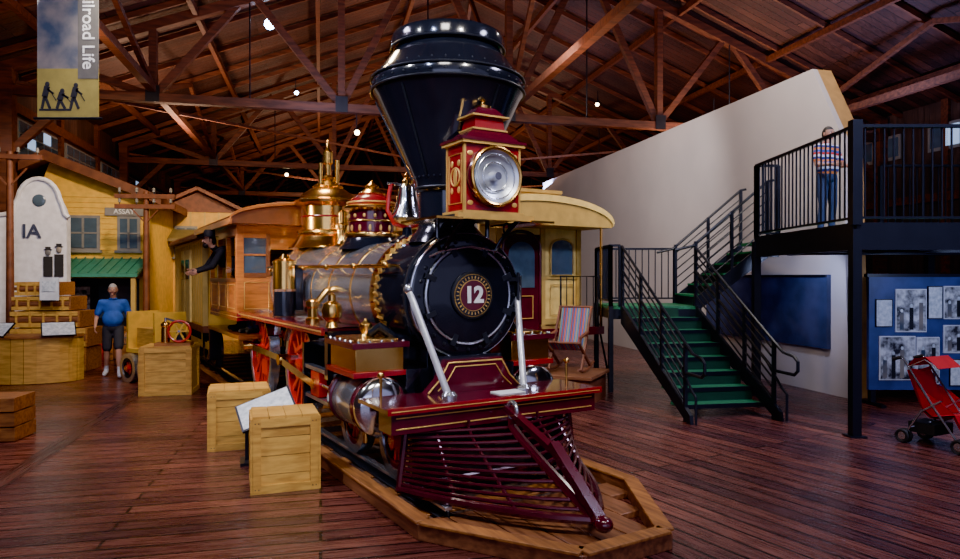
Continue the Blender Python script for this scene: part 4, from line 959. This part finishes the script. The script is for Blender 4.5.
# ---------------------------------------------------------------- lights
def area(name,loc,aim,size,power,col,sy=None,spread=180):
    l=D.lights.new(name,'AREA'); l.size=size; l.energy=power; l.color=col; l.spread=math.radians(spread)
    if sy: l.shape='RECTANGLE'; l.size_y=sy
    o=D.objects.new(name,l); SC.collection.objects.link(o); o.location=loc; o.rotation_euler=(Vector(aim)-Vector(loc)).to_track_quat('-Z','Y').to_euler(); return o
def spot(name,loc,aim,power,col,ang=50,rad=.15,blend=.5):
    l=D.lights.new(name,'SPOT'); l.energy=power; l.color=col; l.spot_size=math.radians(ang); l.shadow_soft_size=rad; l.spot_blend=blend
    o=D.objects.new(name,l); SC.collection.objects.link(o); o.location=loc; o.rotation_euler=(Vector(aim)-Vector(loc)).to_track_quat('-Z','Y').to_euler(); return o
warm=(1,.74,.46); cool=(.52,.62,1.); neu=(1,.92,.84)
area('overhead_fill',(-5.5,6.5,6.9),(-4.5,8,0),1.3,270,(.78,.72,1.)); area('overhead_fill',(5.5,5.5,6.9),(4.5,8,0),1.3,270,(.68,.68,1.)); area('overhead_fill',(-.5,2.,6.9),(-.3,7,1.5),1.2,180,neu)  # unseen overhead panels, here and on the next line, added as fill
area('overhead_fill',(-2.8,10.5,7.2),(-3.2,11.,0),1.0,230,warm); area('overhead_fill',(4.2,10.5,7.3),(4.5,13,1),1.0,110,neu)
area('back_fill',(0,-6.5,3.4),(0,6,1.6),9,210,(.56,.62,1.),4.5)  # added fill panel behind the camera, no doorway is modelled
spot('spot_loco_front',(2.5,1.5,7.0),(0,7,1.6),1400,neu,46,.12)
spot('spot_loco_left',(-5,3.5,7.0),(-1.5,8.5,1.6),1700,(.92,.94,1.),50,.12)
spot('spot_loco_side',(-7.0,7.5,3.4),(-2.5,9.6,1.0),1100,warm,45,.12)  # low spot added to brighten the driving wheels
spot('spot_stack',(-2.5,2,6.6),(-.3,7,3.6),500,cool,30,.12)
spot('spot_partition',(3.2,9,6.9),(5.2,15,3.3),700,(1,.86,.76),85,.3)
spot('spot_partition_far',(.8,13.5,6.8),(4.0,18,3.4),900,(1.,.93,.90),90,.3)
spot('spot_houses',(-5.5,12,6.6),(-9.6,17.5,2.8),1700,warm,60,.2)
spot('spot_facade',(-6.5,10,6.2),(-9.5,14.8,2),650,neu,50,.2)
spot('spot_man',(-5,9.5,6.9),(-7.2,13,1),500,neu,45,.2)
spot('spot_depot',(-5,16,6.4),(-7.8,21,2.5),1700,warm,60,.2)
spot('spot_coach',(2.5,8.5,6.9),(1.2,12.5,2),850,warm,45,.2)
spot('spot_stairs',(5.5,5.5,6.9),(4,10.5,1),750,cool,55,.2)
spot('spot_panels',(6.6,8.0,2.2),(7.2,10.3,1.1),130,cool,95,.1)
spot('spot_board',(5.0,10.6,2.2),(5.7,12,1.5),70,cool,110,.1)  # added below the deck to brighten the exhibit board
for x,y,pw in((-4,13,170),(4,13,170),(-4,22,360),(4,23,360),(11,18,300),(0,34,450),(8,34,450)):
    p=bw(x,y,5.2); area('roof_fill',p,p+V(.0,.6,3),1.2,pw,(1,.58,.36))  # upward fill without fixtures, added to brighten the trusses
for x,y,pw in((0,17,120),(8,24,190),(13,14,230)):
    p=bw(x,y,5.3); area('roof_coollight',p,p+V(0,.4,3),1.,pw,(.45,.52,1.))
w=D.worlds.new('world'); SC.world=w; w.use_nodes=True; bg=w.node_tree.nodes['Background']; bg.inputs[0].default_value=(.58,.58,.98,1); bg.inputs[1].default_value=.5
try:
    SC.view_settings.view_transform='AgX'; SC.view_settings.look='AgX - Punchy'
except Exception as ex: print(ex)
SC.view_settings.exposure=.72
